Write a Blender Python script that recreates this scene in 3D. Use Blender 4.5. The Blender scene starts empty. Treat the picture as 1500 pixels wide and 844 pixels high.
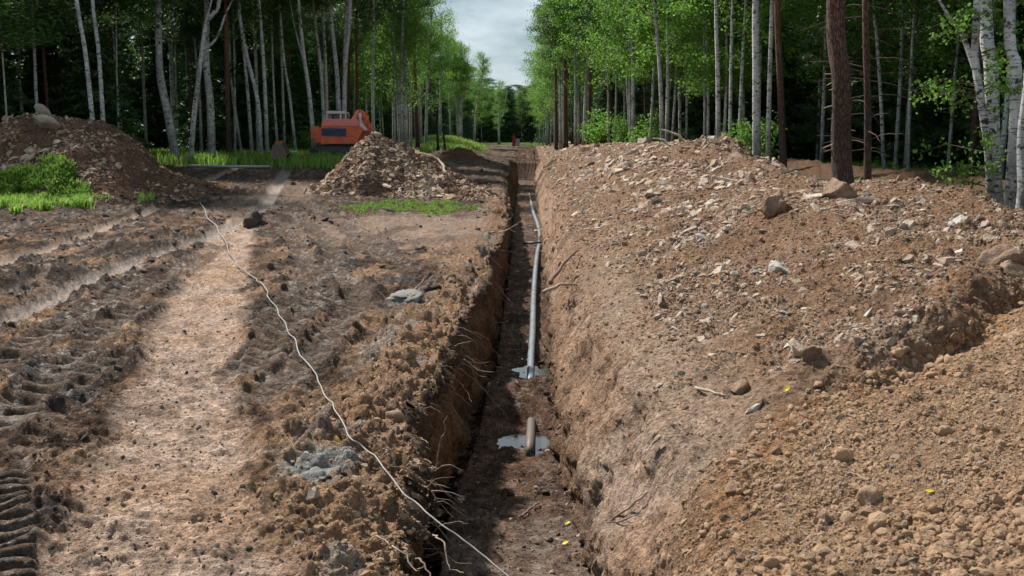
import bpy, bmesh, math, random
import numpy as np
from mathutils import Vector, Matrix, Euler
random.seed(7)
R = math.radians
sc = bpy.context.scene
C = sc.collection

# ------------------------------------------------------------------ camera, sky, sun, exposure
FPX = 1458.0
CAMZ = 2.3
PITCH, YAW = R(8.54), R(0.98)
cam_d = bpy.data.cameras.new('camera'); cam = bpy.data.objects.new('camera', cam_d); C.objects.link(cam)
cam_d.sensor_width = 36.0; cam_d.lens = 35.0; cam_d.clip_start = 0.05; cam_d.clip_end = 6000
cam.location = (0, 0, CAMZ); cam.rotation_euler = (R(90) - PITCH, 0, YAW)
cam_d.dof.use_dof = True; cam_d.dof.focus_distance = 9.5; cam_d.dof.aperture_fstop = 6.3
sc.camera = cam

SUN_EL = R(50)
SUN_DIR = Vector((-0.66, 0.75, 0)).normalized()          # horizontal direction towards the sun
w = bpy.data.worlds.new("World"); sc.world = w; w.use_nodes = True
nt = w.node_tree; N = nt.nodes; L = nt.links
for n in list(N): N.remove(n)
wo = N.new('ShaderNodeOutputWorld'); bg = N.new('ShaderNodeBackground'); bg.inputs[1].default_value = 0.075
sky = N.new('ShaderNodeTexSky'); sky.sky_type = 'NISHITA'; sky.sun_disc = False
sky.sun_elevation = SUN_EL; sky.sun_rotation = math.atan2(SUN_DIR.x, SUN_DIR.y)
tc = N.new('ShaderNodeTexCoord')
mp = N.new('ShaderNodeMapping'); mp.inputs['Scale'].default_value = (1.0, 1.0, 3.2)
no = N.new('ShaderNodeTexNoise'); no.inputs['Scale'].default_value = 4.6; no.inputs['Detail'].default_value = 7; no.inputs['Roughness'].default_value = .52
no2 = N.new('ShaderNodeTexNoise'); no2.inputs['Scale'].default_value = 7.0; no2.inputs['Detail'].default_value = 5
cr = N.new('ShaderNodeValToRGB'); cr.color_ramp.elements[0].position = .36; cr.color_ramp.elements[1].position = .60
cr.color_ramp.elements[0].color = (1.2, 2.2, 3.0, 1); cr.color_ramp.elements[1].color = (6.2, 7.0, 7.4, 1)
e = cr.color_ramp.elements.new(.47); e.color = (2.5, 3.5, 4.1, 1)
mx = N.new('ShaderNodeMix'); mx.data_type = 'RGBA'; mx.inputs[0].default_value = .86
L.new(tc.outputs['Generated'], mp.inputs[0]); L.new(mp.outputs[0], no.inputs[0]); L.new(mp.outputs[0], no2.inputs[0])
ad = N.new('ShaderNodeMath'); ad.operation = 'MULTIPLY_ADD'; ad.inputs[1].default_value = .3
L.new(no2.outputs[0], ad.inputs[0]); 
sb = N.new('ShaderNodeMath'); sb.operation = 'MULTIPLY'; sb.inputs[1].default_value = .72; L.new(no.outputs[0], sb.inputs[0]); L.new(sb.outputs[0], ad.inputs[2])
L.new(ad.outputs[0], cr.inputs[0]); L.new(sky.outputs[0], mx.inputs[6]); L.new(cr.outputs[0], mx.inputs[7])
L.new(mx.outputs[2], bg.inputs[0]); L.new(bg.outputs[0], wo.inputs[0])
sun_d = bpy.data.lights.new('sun', 'SUN'); sun_d.energy = 4.9; sun_d.angle = R(2.5); sun_d.color = (1, .95, .87)
sun = bpy.data.objects.new('sun', sun_d); C.objects.link(sun)
sv = Vector((SUN_DIR.x * math.cos(SUN_EL), SUN_DIR.y * math.cos(SUN_EL), math.sin(SUN_EL)))
sun.rotation_euler = sv.to_track_quat('Z', 'Y').to_euler(); sun.location = (0, 0, 60)
sc.view_settings.view_transform = 'Standard'; sc.view_settings.look = 'None'; sc.view_settings.gamma = 1
sc.view_settings.exposure = 0.66

# ------------------------------------------------------------------ projection helpers (measuring the photograph)
CM = Euler(cam.rotation_euler).to_matrix()
CMn = np.array(CM)
def topx(x, y, z):
    p = np.stack([x, y, z - CAMZ], -1) @ CMn          # camera space
    d = np.maximum(-p[..., 2], 1e-3)
    return 750 + FPX * p[..., 0] / d, 422 - FPX * p[..., 1] / d, d
def ray(px, py):
    return CM @ Vector(((px - 750) / FPX, -(py - 422) / FPX, -1))
def at(px, py, Y):
    r = ray(px, py); t = Y / r.y
    return Vector((r.x * t, Y, CAMZ + r.z * t))
def plane(px, py, z=0.0):
    r = ray(px, py); t = (z - CAMZ) / r.z
    return Vector((r.x * t, r.y * t, z))

# ------------------------------------------------------------------ numpy noise
def hsh(ix, iy, iz, s):
    with np.errstate(over='ignore'):
        h = (ix.astype(np.int64).astype(np.uint32) * np.uint32(374761393) + iy.astype(np.int64).astype(np.uint32) * np.uint32(668265263)
             + iz.astype(np.int64).astype(np.uint32) * np.uint32(2147483647 // 3 * 2 + 1) + np.uint32(s * 974711 + 11))
        h = (h ^ (h >> np.uint32(13))) * np.uint32(1274126177)
        h = (h ^ (h >> np.uint32(15))) * np.uint32(2246822519)
        h = h ^ (h >> np.uint32(16))
    return (h & np.uint32(0xffffff)).astype(np.float32) / 16777216.0
def vn2(x, y, s=0):
    ix = np.floor(x); iy = np.floor(y); fx = x - ix; fy = y - iy
    u = fx * fx * fx * (fx * (fx * 6 - 15) + 10); v = fy * fy * fy * (fy * (fy * 6 - 15) + 10)
    z = np.zeros_like(ix)
    def g(ax, ay):
        a = hsh(ix + ax, iy + ay, z, s) * 6.2832
        return np.cos(a) * (fx - ax) + np.sin(a) * (fy - ay)
    a = g(0, 0); b = g(1, 0); c = g(0, 1); d = g(1, 1)
    return 1.4 * ((a * (1 - u) + b * u) * (1 - v) + (c * (1 - u) + d * u) * v)
def vn3(x, y, z, s=0):
    ix = np.floor(x); iy = np.floor(y); iz = np.floor(z); fx = x - ix; fy = y - iy; fz = z - iz
    u = fx * fx * (3 - 2 * fx); v = fy * fy * (3 - 2 * fy); w_ = fz * fz * (3 - 2 * fz)
    def l(a, b, t): return a + (b - a) * t
    def h(a, b, c): return hsh(ix + a, iy + b, iz + c, s)
    return 2 * l(l(l(h(0,0,0), h(1,0,0), u), l(h(0,1,0), h(1,1,0), u), v), l(l(h(0,0,1), h(1,0,1), u), l(h(0,1,1), h(1,1,1), u), v), w_) - 1
def fbm2(x, y, o=4, s=0, r=.5):
    t = 0; a = 1
    for k in range(o): t = t + a * vn2(x * 2**k, y * 2**k, s + k * 7); a *= r
    return t
def fbm3(x, y, z, o=3, s=0, r=.5):
    t = 0; a = 1
    for k in range(o): t = t + a * vn3(x * 2**k, y * 2**k, z * 2**k, s + k * 7); a *= r
    return t
def clod(x, y, s, dens=.6):
    """lumps: rounded bumps of random size, one per cell; returns height 0..1"""
    ix = np.floor(x); iy = np.floor(y); out = np.zeros_like(x); z = np.zeros_like(ix)
    for a in (-1, 0, 1):
        for b in (-1, 0, 1):
            cx = ix + a; cy = iy + b
            jx = cx + .15 + .7 * hsh(cx, cy, z, s); jy = cy + .15 + .7 * hsh(cx, cy, z, s + 1)
            r = .28 + .42 * hsh(cx, cy, z, s + 2); k = (hsh(cx, cy, z, s + 3) < dens)
            an = hsh(cx, cy, z, s + 4) * 3.14
            dx = x - jx; dy = y - jy
            ex = (dx * np.cos(an) + dy * np.sin(an)); ey = (-dx * np.sin(an) + dy * np.cos(an)) * 1.5
            d = np.maximum(np.abs(ex) * .75 + np.abs(ey) * .25, np.sqrt(ex * ex + ey * ey)) / r
            out = np.maximum(out, k * r * 1.4 * np.clip(1 - d**2.4, 0, 1)**.6)
    return out
def ss(a, b, x):
    t = np.clip((x - a) / (b - a), 0, 1); return t * t * (3 - 2 * t)
def polyd(x, y, pts):
    """distance (signed) and arclength to a polyline"""
    best = np.full(x.shape, 1e9, np.float32); sd = np.zeros_like(best); ar = np.zeros_like(best); acc = 0
    for (x0, y0), (x1, y1) in zip(pts[:-1], pts[1:]):
        dx, dy = x1 - x0, y1 - y0; ln = math.hypot(dx, dy)
        t = ((x - x0) * dx + (y - y0) * dy) / ln**2; tt = np.clip(t, 0, 1)
        ex = x - x0 - tt * dx; ey = y - y0 - tt * dy; d = np.sqrt(ex * ex + ey * ey)
        m = d < best; best = np.where(m, d, best)
        sd = np.where(m, (ex * dy - ey * dx) / ln, sd); ar = np.where(m, acc + tt * ln, ar); acc += ln
    return best, sd, ar, acc
def smooth_poly(P, k=6):
    out = []
    n = len(P)
    for i in range(n - 1):
        p0 = P[max(i - 1, 0)]; p1 = P[i]; p2 = P[i + 1]; p3 = P[min(i + 2, n - 1)]
        for j in range(k):
            t = j / k
            out.append(tuple(.5 * ((2 * p1[d]) + (-p0[d] + p2[d]) * t + (2 * p0[d] - 5 * p1[d] + 4 * p2[d] - p3[d]) * t * t + (-p0[d] + 3 * p1[d] - 3 * p2[d] + p3[d]) * t**3) for d in range(len(p1))))
    out.append(tuple(P[-1])); return out

# ------------------------------------------------------------------ terrain shape
_lip = [(640, 1000), (600, 900), (590, 790), (600, 700), (592, 610), (640, 530), (668, 480), (696, 420), (712, 385), (738, 330), (742, 285), (745, 250)]
_lp = [plane(*p) for p in _lip]
LY = [-20] + [p.y for p in _lp]; LX = [-.66] + [p.x for p in _lp]
def lipx(y): return np.interp(y, LY, LX) + .10 * vn2(y * .9, y * 0 + 3.3, 5) + .05 * vn2(y * 2.7, y * 0, 6)
def flx(y): return np.maximum(np.interp(y, [5, 9.7, 12, 15, 25, 80], [-.70, -.80, -.66, -.56, -.58, -.9]), lipx(y) + .10)
def frx(y): return np.interp(y, [5, 8.4, 10, 12, 15, 22, 80], [.62, .58, .48, .40, .42, .46, .5]) + .05 * vn2(y * 1.3, y * 0 + 9, 8)
CY = [-5, 3, 6, 9, 12.9, 14, 17, 20, 22, 25, 29.6, 32, 36, 50, 80, 120, 150]
CZ = [.8, .9, 1.0, 1.12, 1.2, 1.37, 1.50, 1.22, 1.12, 1.38, 1.72, 2.18, 2.05, 1.98, 1.85, 1.5, 1.2]
def ridge_x(y): return 6.3 + .5 * vn2(y * .13, y * 0, 21)
SEC = [(10.0, 50), (10.6, 42), (12.6, 34), (13.2, 28), (12.2, 23), (14, 17)]
def ground_lvl(x, y):
    zl = 1.02 * ss(28, 55, y) + .15 * ss(70, 130, y)
    zc = .5 * ss(40, 80, y) + .7 * ss(85, 130, y)
    zr = .25 + .6 * ss(12, 45, y) + .35 * ss(60, 120, y)
    z = zl + (zc - zl) * ss(-9, -3, x)
    return z + (zr - z) * ss(5, 9, x)
def base(x, y):
    g = ground_lvl(x, y) + .05 * vn2(x * .35, y * .25, 2) * (1 - ss(-1.6, -.6, x))
    g = g + .9 * np.exp(-((x + 4.9) / 2.2)**2 - ((y - 76) / 6)**2) + 1.0 * np.exp(-((x + 8.5) / 4.2)**2 - ((y - 100) / 12)**2)
    g = g + .4 * np.exp(-((x + 3.2) / 1.3)**2 - ((y - 66) / 5)**2)
    xl = lipx(y); fl = flx(y); fr = frx(y); rx = fr + .42 + .06 * vn2(y * .8, y * 0 + 1, 12)
    fz = -1.40 + .05 * vn2(x * 1.5, y * .7, 3) + .30 * np.exp(-((y - 13.6) / .75)**2) - .09 * np.exp(-((y - 12) / .55)**2 - ((x + .08) / .42)**2) - .08 * np.exp(-((y - 15.7) / .8)**2 - ((x + .05) / .36)**2) + .12 * ss(10.9, 8.6, y) + .25 * np.exp(-((y - 17.6) / .3)**2)*0
    fz = fz + .55 * ss(22, 75, y)
    open_ = 1 - ss(79, 80.5, y)
    # left side round lip, near-vertical wall
    z = g
    lw = np.clip((x - xl) / (fl - xl), 0, 1)
    lwz = g + (fz - g) * lw**.9
    rnd = -.16 * ss(xl - .55, xl, x) ** 2
    z = g + rnd * open_
    z = np.where(x > xl, (lwz + rnd) * open_ + g * (1 - open_), z)
    # right wall and slope
    cz = np.interp(y, CY, CZ); rxx = ridge_x(y)
    topz = ground_lvl(x * 0 - 1, y) * .8
    tw = np.clip((x - fr) / (rx - fr), 0, 1)
    wallz = fz + (topz - fz) * (.30 * ss(0, .12, tw) + .70 * tw)
    t = np.clip((x - rx) / (rxx - rx), 0, 1)
    slope = topz + (cz - topz) * (1 - (1 - t)**2.0) + (.10 * fbm2(x * .55, y * .35, 3, 31) + .05*fbm2(x*1.3,y*.9,2,35)) * ss(0, .25, t)
    tb = ss(rxx, rxx + 2.8, x)
    gb = ground_lvl(x, y)
    rid = slope * (1 - tb) + gb * tb
    rid = np.where(y > 120, rid + (gb - rid) * ss(120, 150, y), rid)
    zr = np.where(x < rx, wallz, rid)
    pit = open_
    z = np.where(x > fr, zr, np.where((x > fl), fz * pit + g * (1 - pit), z))
    z = np.where((x > fr) & (x < rx), wallz * pit + np.maximum(topz, wallz) * (1 - pit), z)
    # second dark bank in front of the right wood
    d, _, _, _ = polyd(x, y, SEC)
    z = np.maximum(z, gb + (.62 + .16 * vn2(x * .4, y * .3, 41)) * np.exp(-(d / 1.35)**2) - .05) * (x > rxx) + z * (x <= rxx)
    # sandy heap in the right foreground
    hs = sandy(x, y); _, sdl, _, _ = polyd(x, y, SL)
    z = z + .24 * np.exp(-((sdl + .30) / .28)**2) * ss(1.6, 2.3, x) * (y < 16) * (sdl < .3)
    z = np.where(hs[1] > 0, z + (hs[0] - z) * hs[1], z)
    return z
_sl = [plane(940, 900, .1), plane(1000, 760, .25), plane(1060, 640, .42), plane(1150, 575, .55), plane(1260, 540, .68), plane(1380, 490, .82), plane(1500, 425, 1.0), plane(1640, 350, 1.15)]
SL = [(p.x, p.y) for p in _sl]
def sandy(x, y):
    """height and weight of the sandy heap; its edge line runs along SL"""
    d, sd, ar, tot = polyd(x, y, SL)
    wd = .05 + .4 * ss(7.5, 5.5, y); sd = sd + .12 * vn2(x * 1.4, y * 1.4, 52) + .05 * vn2(x * 4, y * 4, 53); m = ss(-wd, .10 + wd, sd) * (y < 16) * (x > .2)
    h = .10 + .265 * np.maximum(x - .75, 0)**.92 + .04 * (y - 5) + .07 * vn2(x * .9, y * .9, 51) + .05 * np.exp(-(sd / .2)**2)
    bank = np.interp(x, [0, 1.6, 2.2, 4], [0, 0, -.10, -.20]) * ss(.6, .05, sd) 
    return h + bank, m * (sd > -.6)

# rows and columns of the sheet
rows = [-60, -25, -10, -4, -1, 0, 1, 1.8, 2.4, 2.9]; yv = 3.2
while yv < 150: rows.append(yv); yv += min(.00043 * yv * yv, .22 + .011 * yv)
while yv < 3500: rows.append(yv); yv *= 1.12
RY = np.array(rows, np.float32); NR = len(RY); NCi = 1000
base_x = []
for y in RY:
    yy = max(float(y), 3.0)
    XL = -(.62 * yy + 3); XR = .62 * yy + 5
    xs = np.concatenate([np.linspace(XL, -2.5, 700, endpoint=False), np.linspace(-2.5, 8.0, 2400, endpoint=False), np.linspace(8.0, max(XR, 9), 500)]).astype(np.float32)
    if yy > 150: xs = np.linspace(XL, XR, 3000).astype(np.float32)
    zs = base(xs, np.full_like(xs, yy))
    px, py, dd = topx(xs, np.full_like(xs, yy), zs)
    xm = .5 * (px[1:] + px[:-1])
    seg = np.hypot(np.diff(px), np.diff(py)); seg = np.where((xm < -60) | (xm > 1560), seg * .12, seg) + 1e-4
    cum = np.concatenate([[0], np.cumsum(seg)])
    bx = np.interp(np.linspace(0, cum[-1], NCi), cum, xs)
    o = np.geomspace(1, 60, 10) ; sp = 25 + yy * .05
    bx = np.concatenate([(bx[0] - o[::-1] * sp), bx, bx[-1] + o * sp])
    base_x.append(bx)
GX = np.array(base_x, np.float32); NC = GX.shape[1]; GY = np.repeat(RY[:, None], NC, 1)
GZ = base(GX, GY).astype(np.float32)
def gridnormals(X, Y, Z):
    P = np.stack([X, Y, Z], -1); du = np.gradient(P, axis=1); dv = np.gradient(P, axis=0)
    n = np.cross(du, dv); n /= np.linalg.norm(n, axis=-1, keepdims=True) + 1e-9
    return n * np.sign(n[..., 2:3] + 1e-6)
GN_ = gridnormals(GX, GY, GZ)
X, Y, Z = GX, GY, GZ
far = (Y > 150) | (Y < 2.5) | (np.abs(X) > 300)
PXS = np.maximum(Y, 3) / FPX                               # metres per photo pixel
def lod(s): return np.clip((s / PXS - 2.0) / 3.0, 0, 1)
xl = lipx(Y); fl = flx(Y); fr = frx(Y); rx = fr + .45; rxx = ridge_x(Y)
sH, sM = sandy(X, Y)
M_sand = sM
M_floor = ss(fl - .02, fl + .04, X) * (1 - ss(fr - .03, fr + .02, X)) * (Y < 79.5)
M_lwall = (X > xl - .02) * (X < fl + .02) * (Y < 80)
M_rwall = ss(fr - .03, fr, X) * (1 - ss(rx, rx + .25, X)) * (Y < 80) * (1 - M_sand)
M_slope = ss(rx - .1, rx + .15, X) * (X < rxx + 3.2) * (Y < 145) * (1 - M_sand)
M_left = (X <= xl) * 1.0
M_right = (X >= rxx + 3.2) * 1.0

# paths and tracks, measured on the photograph and laid on the ground
def gp(L_, z=0.0): return smooth_poly([(plane(a, b, z).x, plane(a, b, z).y) for a, b in L_], 5)
PATH = gp([(355, 325), (330, 372), (305, 440), (285, 520), (268, 620), (255, 740), (250, 900), (250, 1100)])
T1 = gp([(-60, 408), (0, 388), (100, 355), (180, 325), (260, 296), (330, 277), (395, 263)], .02) 
T2 = gp([(-80, 510), (0, 474), (70, 440), (150, 405), (230, 374), (300, 350), (345, 330), (378, 314), (405, 288), (435, 268), (478, 256)], .02)
T3 = gp([(-40, 445), (40, 415), (100, 390), (180, 368), (260, 343)])
LUG = [(gp([(-60, 660), (10, 630), (80, 590), (130, 560), (190, 520)]), 0.17, 0.345, 0.0403),
       (gp([(470, 395), (520, 372), (560, 345), (600, 330)]), 0.2, 0.276, 0.0345), (gp([(330, 560), (380, 520), (430, 470), (500, 440)]), 0.2, 0.322, 0.0403),
       (gp([(-60, 600), (40, 520), (130, 462), (200, 428), (270, 393), (325, 360)]), 0.24, 0.391, 0.0633),
       (gp([(-60, 690), (30, 610), (100, 545), (165, 490), (220, 450)]), 0.2, 0.368, 0.046),
       (gp([(395, 320), (425, 350), (448, 385), (445, 420), (415, 462), (385, 500)]), 0.22, 0.345, 0.0575),
       (gp([(425, 315), (470, 350), (490, 385), (478, 425), (440, 470), (400, 510), (380, 560)]), 0.22, 0.345, 0.0633),
       (gp([(440, 300), (490, 325), (530, 350), (570, 385)]), 0.26, 0.345, 0.046),
       (gp([(470, 385), (520, 430), (500, 480), (440, 540), (360, 600)]), 0.2, 0.345, 0.0345),
       (gp([(-200, 400), (-60, 355), (60, 330), (170, 300), (260, 278)]), 0.25, 0.391, 0.046),
       (gp([(-14, 1050), (-12, 940), (-12, 844), (-10, 770), (-8, 700)]), .20, .155, .055),
       (gp([(170, 470), (215, 430), (270, 400), (310, 378)]), 0.16, 0.322, 0.0575)]
dp, sdp, arp, _ = polyd(X, Y, PATH)
wpath = .46 + .10 * vn2(Y * .7, Y * 0, 61)
M_path = ss(1.35, .75, dp / wpath + .30 * fbm2(X * 1.7, Y * 1.7, 3, 62)) * M_left
d1, s1, a1, _ = polyd(X, Y, T1); d2, s2, a2, _ = polyd(X, Y, T2); d3, s3, a3, _ = polyd(X, Y, T3)
M_t1 = ss(.30, .20, d1 + .05 * vn2(X * 3, Y * 3, 63)) * M_left; M_t2 = ss(.31, .22, d2 + .04 * vn2(X * 3, Y * 3, 64)) * M_left; M_t3 = ss(.2, .14, d3) * M_left * .7
M_strip = np.maximum(np.maximum(M_t1, M_t2), M_t3)
# flat pinkish apron in front of the middle heap
ap = plane(610, 335)
M_apron = ss(1.25, .55, np.hypot((X - ap.x) / 3.2, (Y - ap.y) / 5.0) + .25 * fbm2(X * .8, Y * .8, 3, 65)) * M_left
ap2 = plane(400, 300)
M_apron = np.maximum(M_apron, .7*ss(1.25, .6, np.hypot((X - ap2.x) / 1.4, (Y - ap2.y) / 6.0) + .25 * fbm2(X * .8, Y * .8, 3, 68)) * M_left)
M_orange = ss(.10, .55, fbm2(X * .9 + 3, Y * .7, 3, 66) + .55 * ss(-3.2, -1.6, X) * ss(17, 8, Y) + .1) * M_left * ss(34, 20, Y)
n_big = fbm2(X * .8, Y * .8, 4, 67)
smooth_m = np.clip(np.maximum(np.maximum(M_path, M_strip), M_apron * .8), 0, 1)

disp = np.zeros_like(X)
# ---- left ground: mud relief
mud = M_left * (1 - smooth_m)
fz_ = ss(60, 40, Y)
c1 = clod(X * 2.3, Y * 2.3, 101, .55); c2 = clod(X * 5.2 + 3, Y * 5.2, 111, .6); c3 = clod(X * 11, Y * 11, 121, .6); c4 = clod(X * 24, Y * 24, 131, .6)
rough = .45 + .9 * ss(-.3, .5, fbm2(X * .6, Y * .5, 3, 71))
rid2 = 1 - np.abs(fbm2(X * 1.3, Y * 2.6, 3, 72))
disp += mud * (.05 * c1 * rough + .035 * c2 * rough + .028 * c3 * lod(.09) + .014 * c4 * lod(.045) + .05 * rid2 * rough)
BERM = np.zeros_like(X)
disp += M_left * (.02 * fbm2(X * 2.2, Y * 3.0, 4, 73) + .008 * fbm2(X * 14, Y * 18, 3, 74) * lod(.06))
disp += smooth_m * (.010 * c3 * (hsh(np.floor(X * 3), np.floor(Y * 3), X * 0, 5) > .5) * lod(.09) + .006 * c4 * lod(.045) - .012 * ss(.80, .95, 1 - np.abs(fbm2(X * 2.5, Y * 6, 3, 75))) + .03 * np.maximum(0, fbm2(X * 2.2, Y * 4.2, 4, 76)))
cr_ = clod(X * 3.1 + .3 * vn2(X * 6, Y * 6, 1), Y * 6.2, 141, .8)
disp += M_path * (.040 * cr_ + .018 * clod(X * 7.5 + .3 * vn2(X * 9, Y * 9, 2), Y * 15, 143, .75) * lod(.08)) + M_orange * (1 - M_path) * .04 * clod(X * 4.1, Y * 8, 145, .7)
# ruts: sunken strips with pushed-up berms
for M_, d_, s_, wdt, dep in ((M_t1, d1, s1, .26, .05), (M_t2, d2, s2, .25, .07), (M_t3, d3, s3, .18, .05)):
    disp += M_left * (-dep * ss(wdt, wdt * .6, d_)); BERM = np.maximum(BERM, M_left * np.exp(-((d_ - wdt - .12) / .10)**2))
thread = np.sin(s2 / .26 * 20) * ss(.22, .18, d2)
disp += M_t2 * .008 * np.sign(thread) * lod(.06)
disp += mud * (.028 * clod(X * 7.3 + 5, Y * 8.1, 161, .8) + .05 * np.maximum(0, fbm2(X * 1.9, Y * 2.3, 3, 162)) + .02 * (1 - np.abs(fbm2(X * 7, Y * 9, 2, 163))) * lod(.12))
lug_m = np.zeros_like(X); lug_h = np.zeros_like(X)
for pts, hw, pitch, amp in LUG:
    d_, s_, a_, tot = polyd(X, Y, pts)
    m = ss(hw + .05, hw - .02, d_) * M_left * ss(0, .3, a_) * ss(tot, tot - .3, a_)
    br = ss(-.35, .05, vn2(a_ * .8 + hw * 50, s_ * 1.5, 81) + .2) if amp < .08 else 1.0
    ph = (a_ + .45 * np.abs(s_) + .03 * vn2(X * 5, Y * 5, 82)) / pitch
    saw = ph - np.floor(ph)
    lg = ss(0, .22, saw) * ss(.78, .42, saw)
    disp = disp * (1 - .85 * m * br) + m * br * (2.0 * amp * lg * (.8 + .4 * vn2(a_ * 2, s_ * 4, 83)) - .04 * ss(hw, 0, d_)); lug_h = np.maximum(lug_h, m * br * lg)
    berm = np.exp(-((d_ - hw - .09) / .08)**2) * M_left * ss(0, .3, a_) * ss(tot, tot - .3, a_)
    BERM = np.maximum(BERM, berm * (1 - M_path * .6))
    lug_m = np.maximum(lug_m, m * br)
BERM = BERM * ss(-.45, .1, fbm2(X * 1.1, Y * .9, 2, 89)) * (1 - .7 * lug_m)
disp += BERM * (.05 + .045 * fbm2(X * 2.5, Y * 2, 2, 88)) * (.6 + .6 * c1 + .5 * c2 + .5 * c3)
# crumbly verge by the trench lip
ver = M_left * ss(xl - 1.1, xl - .3, X + .25 * vn2(X * 1.2, Y * 1.1, 84)) * ss(60, 30, Y)
disp += ver * (.055 * c1 + .04 * c2 + .03 * c3 + .014 * c4 * lod(.045) + .05 * fbm2(X * 2, Y * 2, 3, 85))
# ---- trench walls (3-D noise along the wall normal)
n3a = fbm3(X * 1.6, Y * 1.1, Z * 1.6, 3, 91); n3b = fbm3(X * 7, Y * 5, Z * 6, 3, 92)
blk = 1 - np.abs(fbm3(X * 3, Y * 2.2, Z * 2.5, 3, 93))
lw_ = M_lwall * 1.0
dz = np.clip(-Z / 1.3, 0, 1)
disp += lw_ * (.12 * n3a + .045 * n3b + .08 * blk * ss(.8, .1, dz) - .16 * ss(.35, .8, dz) * np.exp(-((Y - 9.3) / 1.4)**2) - .05 * ss(.3, .9, dz) - .05)
disp += M_rwall * (.08 * n3a + .03 * n3b + .05 * (1 - np.abs(fbm3(X * 1.5, Y * 2.6, Z * 1.6, 3, 166))) + .03 * ss(.2, .5, fbm3(X * 4, Y * 3.5, Z * 4, 2, 167)) + .05 * ss(.55, .95, blk) * ss(-.3, -1.0, Z)) * ss(120, 60, Y)
disp += M_floor * (.07 * c1 + .045 * c2 + .018 * c3 * lod(.08) + .02 * fbm2(X * 3, Y * 3, 3, 94)) * (1 - .55 * np.exp(-((Y - 12) / .45)**2) - .5 * np.exp(-((Y - 15.6) / .5)**2))
# ---- spoil slope
t_ = np.clip((X - rx) / (rxx - rx), 0, 1.5)
rub = ss(.06, .26, t_ + .16 * fbm2(X * .8, Y * .5, 3, 95) + .12 * ss(14, 22, Y)) * M_slope
disp += M_slope * (.04 * fbm2(X * 1.4, Y * 1.0, 3, 96) + .012 * fbm2(X * 9, Y * 9, 3, 97) * lod(.07) + .01 * c4 * lod(.045))
disp += rub * (.09 * c1 * ss(-.1, .4, n_big + .1) + .05 * c2 + .03 * c3 * lod(.08) + .05 * (1 - np.abs(fbm2(X * 1.7, Y * 1.3, 3, 164))) + .012 * c4 * lod(.04))
gul = 1 - np.abs(vn2((X * .9 - Y * .15) * .8, Y * 2.6, 98))
disp += M_slope * (1 - rub) * (.05 * gul + .04 * c1 * ss(-.2, .3, n_big) + .035 * c2 + .02 * c3 * lod(.08) + .04 * (1 - np.abs(fbm2(X * 1.6, Y * 2.2 + X, 3, 165))))
disp += M_slope * ss(.9, 1.3, t_) * (.06 * c1 + .05 * c2)
for a_x, a_y, a_r, a_d in ((5.0, 28.5, .45, .5), (4.1, 22.0, .32, .4), (3.3, 19.0, .4, .3), (7.0, 30.5, .5, .35), (3.0, 13.0, .3, .22), (4.3, 11.2, .35, .25)):
    q_ = np.exp(-((X - a_x) / a_r)**2 - ((Y - a_y) / (a_r * 2.2))**2); disp -= M_slope * a_d * q_ * (.6 + .5 * n3a)
pk = np.exp(-((Y - 32.5) / 2.6)**2 - ((X - 6.4) / 1.6)**2); disp += pk * (.10 * c1 + .08 * c2)
# ---- sandy heap
disp += M_sand * (.035 * c1 * ss(-.1, .4, fbm2(X * 1.1, Y * 1.1, 2, 99)) + .035 * c2 * (.3 + ss(-.2, .5, n_big)) + .026 * c3 + .015 * c4 + .007 * clod(X * 52, Y * 52, 151, .7) + .05 * fbm2(X * 1.6, Y * 1.6, 3, 100))
# ---- right wood floor
disp += M_right * (.06 * fbm2(X, Y, 3, 102) + ss(2.2, 1.2, polyd(X, Y, SEC)[0]) * (.09 * c1 + .05 * c2))
disp = np.where(far, 0, disp)
PX_ = GX + GN_[..., 0] * disp; PY_ = GY + GN_[..., 1] * disp; PZ_ = GZ + GN_[..., 2] * disp
FN = gridnormals(PX_, PY_, PZ_)

# ---- colours of the soil itself
def colr(*c): return np.array(c, np.float32)
def mixc(c, c2_, m): return c * (1 - m[..., None]) + c2_ * m[..., None]
def v01(a): return np.clip(a, 0, 1)
nA = v01(.5 + .6 * fbm2(X * 2.1, Y * 1.7, 4, 201)); nB = v01(.5 + .7 * fbm2(X * .7, Y * .6, 3, 202)); nC = v01(.5 + .8 * fbm3(X * 5, Y * 4, Z * 5, 3, 203))
nD = v01(.5 + .9 * fbm2(X * 11, Y * 11, 2, 204))
col = np.zeros(X.shape + (3,), np.float32) + colr(.046, .029, .021)
col = mixc(col, colr(.115, .069, .046), ss(.4, .95, nA) * .8)
nE = v01(.5 + .9 * fbm2(X * 4.5, Y * 6.5, 3, 211)); col = mixc(col, colr(.25, .175, .13), ss(.55, .85, nE) * ss(.3, .6, nB) * .7); col = mixc(col, colr(.035, .026, .022), ss(.45, .1, nE) * .5)
col = mixc(col, colr(.045, .036, .033), v01(ss(.35, .9, c1 + c2 * .5) * .35 + BERM * .85))
col = mixc(col, colr(.33, .20, .12), M_orange * .75 * (.3 + .7 * nC))
col = mixc(col, colr(.45, .325, .255), v01(M_path * (.80 + .2 * nA)))
col = mixc(col, colr(.40, .24, .14), M_path * ss(.5, .9, nB) * .5)
col = mixc(col, colr(.16, .115, .09), M_path * ss(.55, .85, nC) * .5)
col = mixc(col, colr(.31, .225, .18), M_apron * .9 * (.5 + .5 * nA))
col = mixc(col, colr(.36, .28, .23), v01(M_t1 * .95)); col = mixc(col, colr(.34, .28, .245), v01(M_t2 * .95)); col = mixc(col, colr(.2, .165, .14), v01(M_t3 * .7))
col = mixc(col, colr(.075, .056, .046), v01(lug_m * .7)); col = mixc(col, colr(.15, .105, .08), v01(lug_h * .6))
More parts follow.
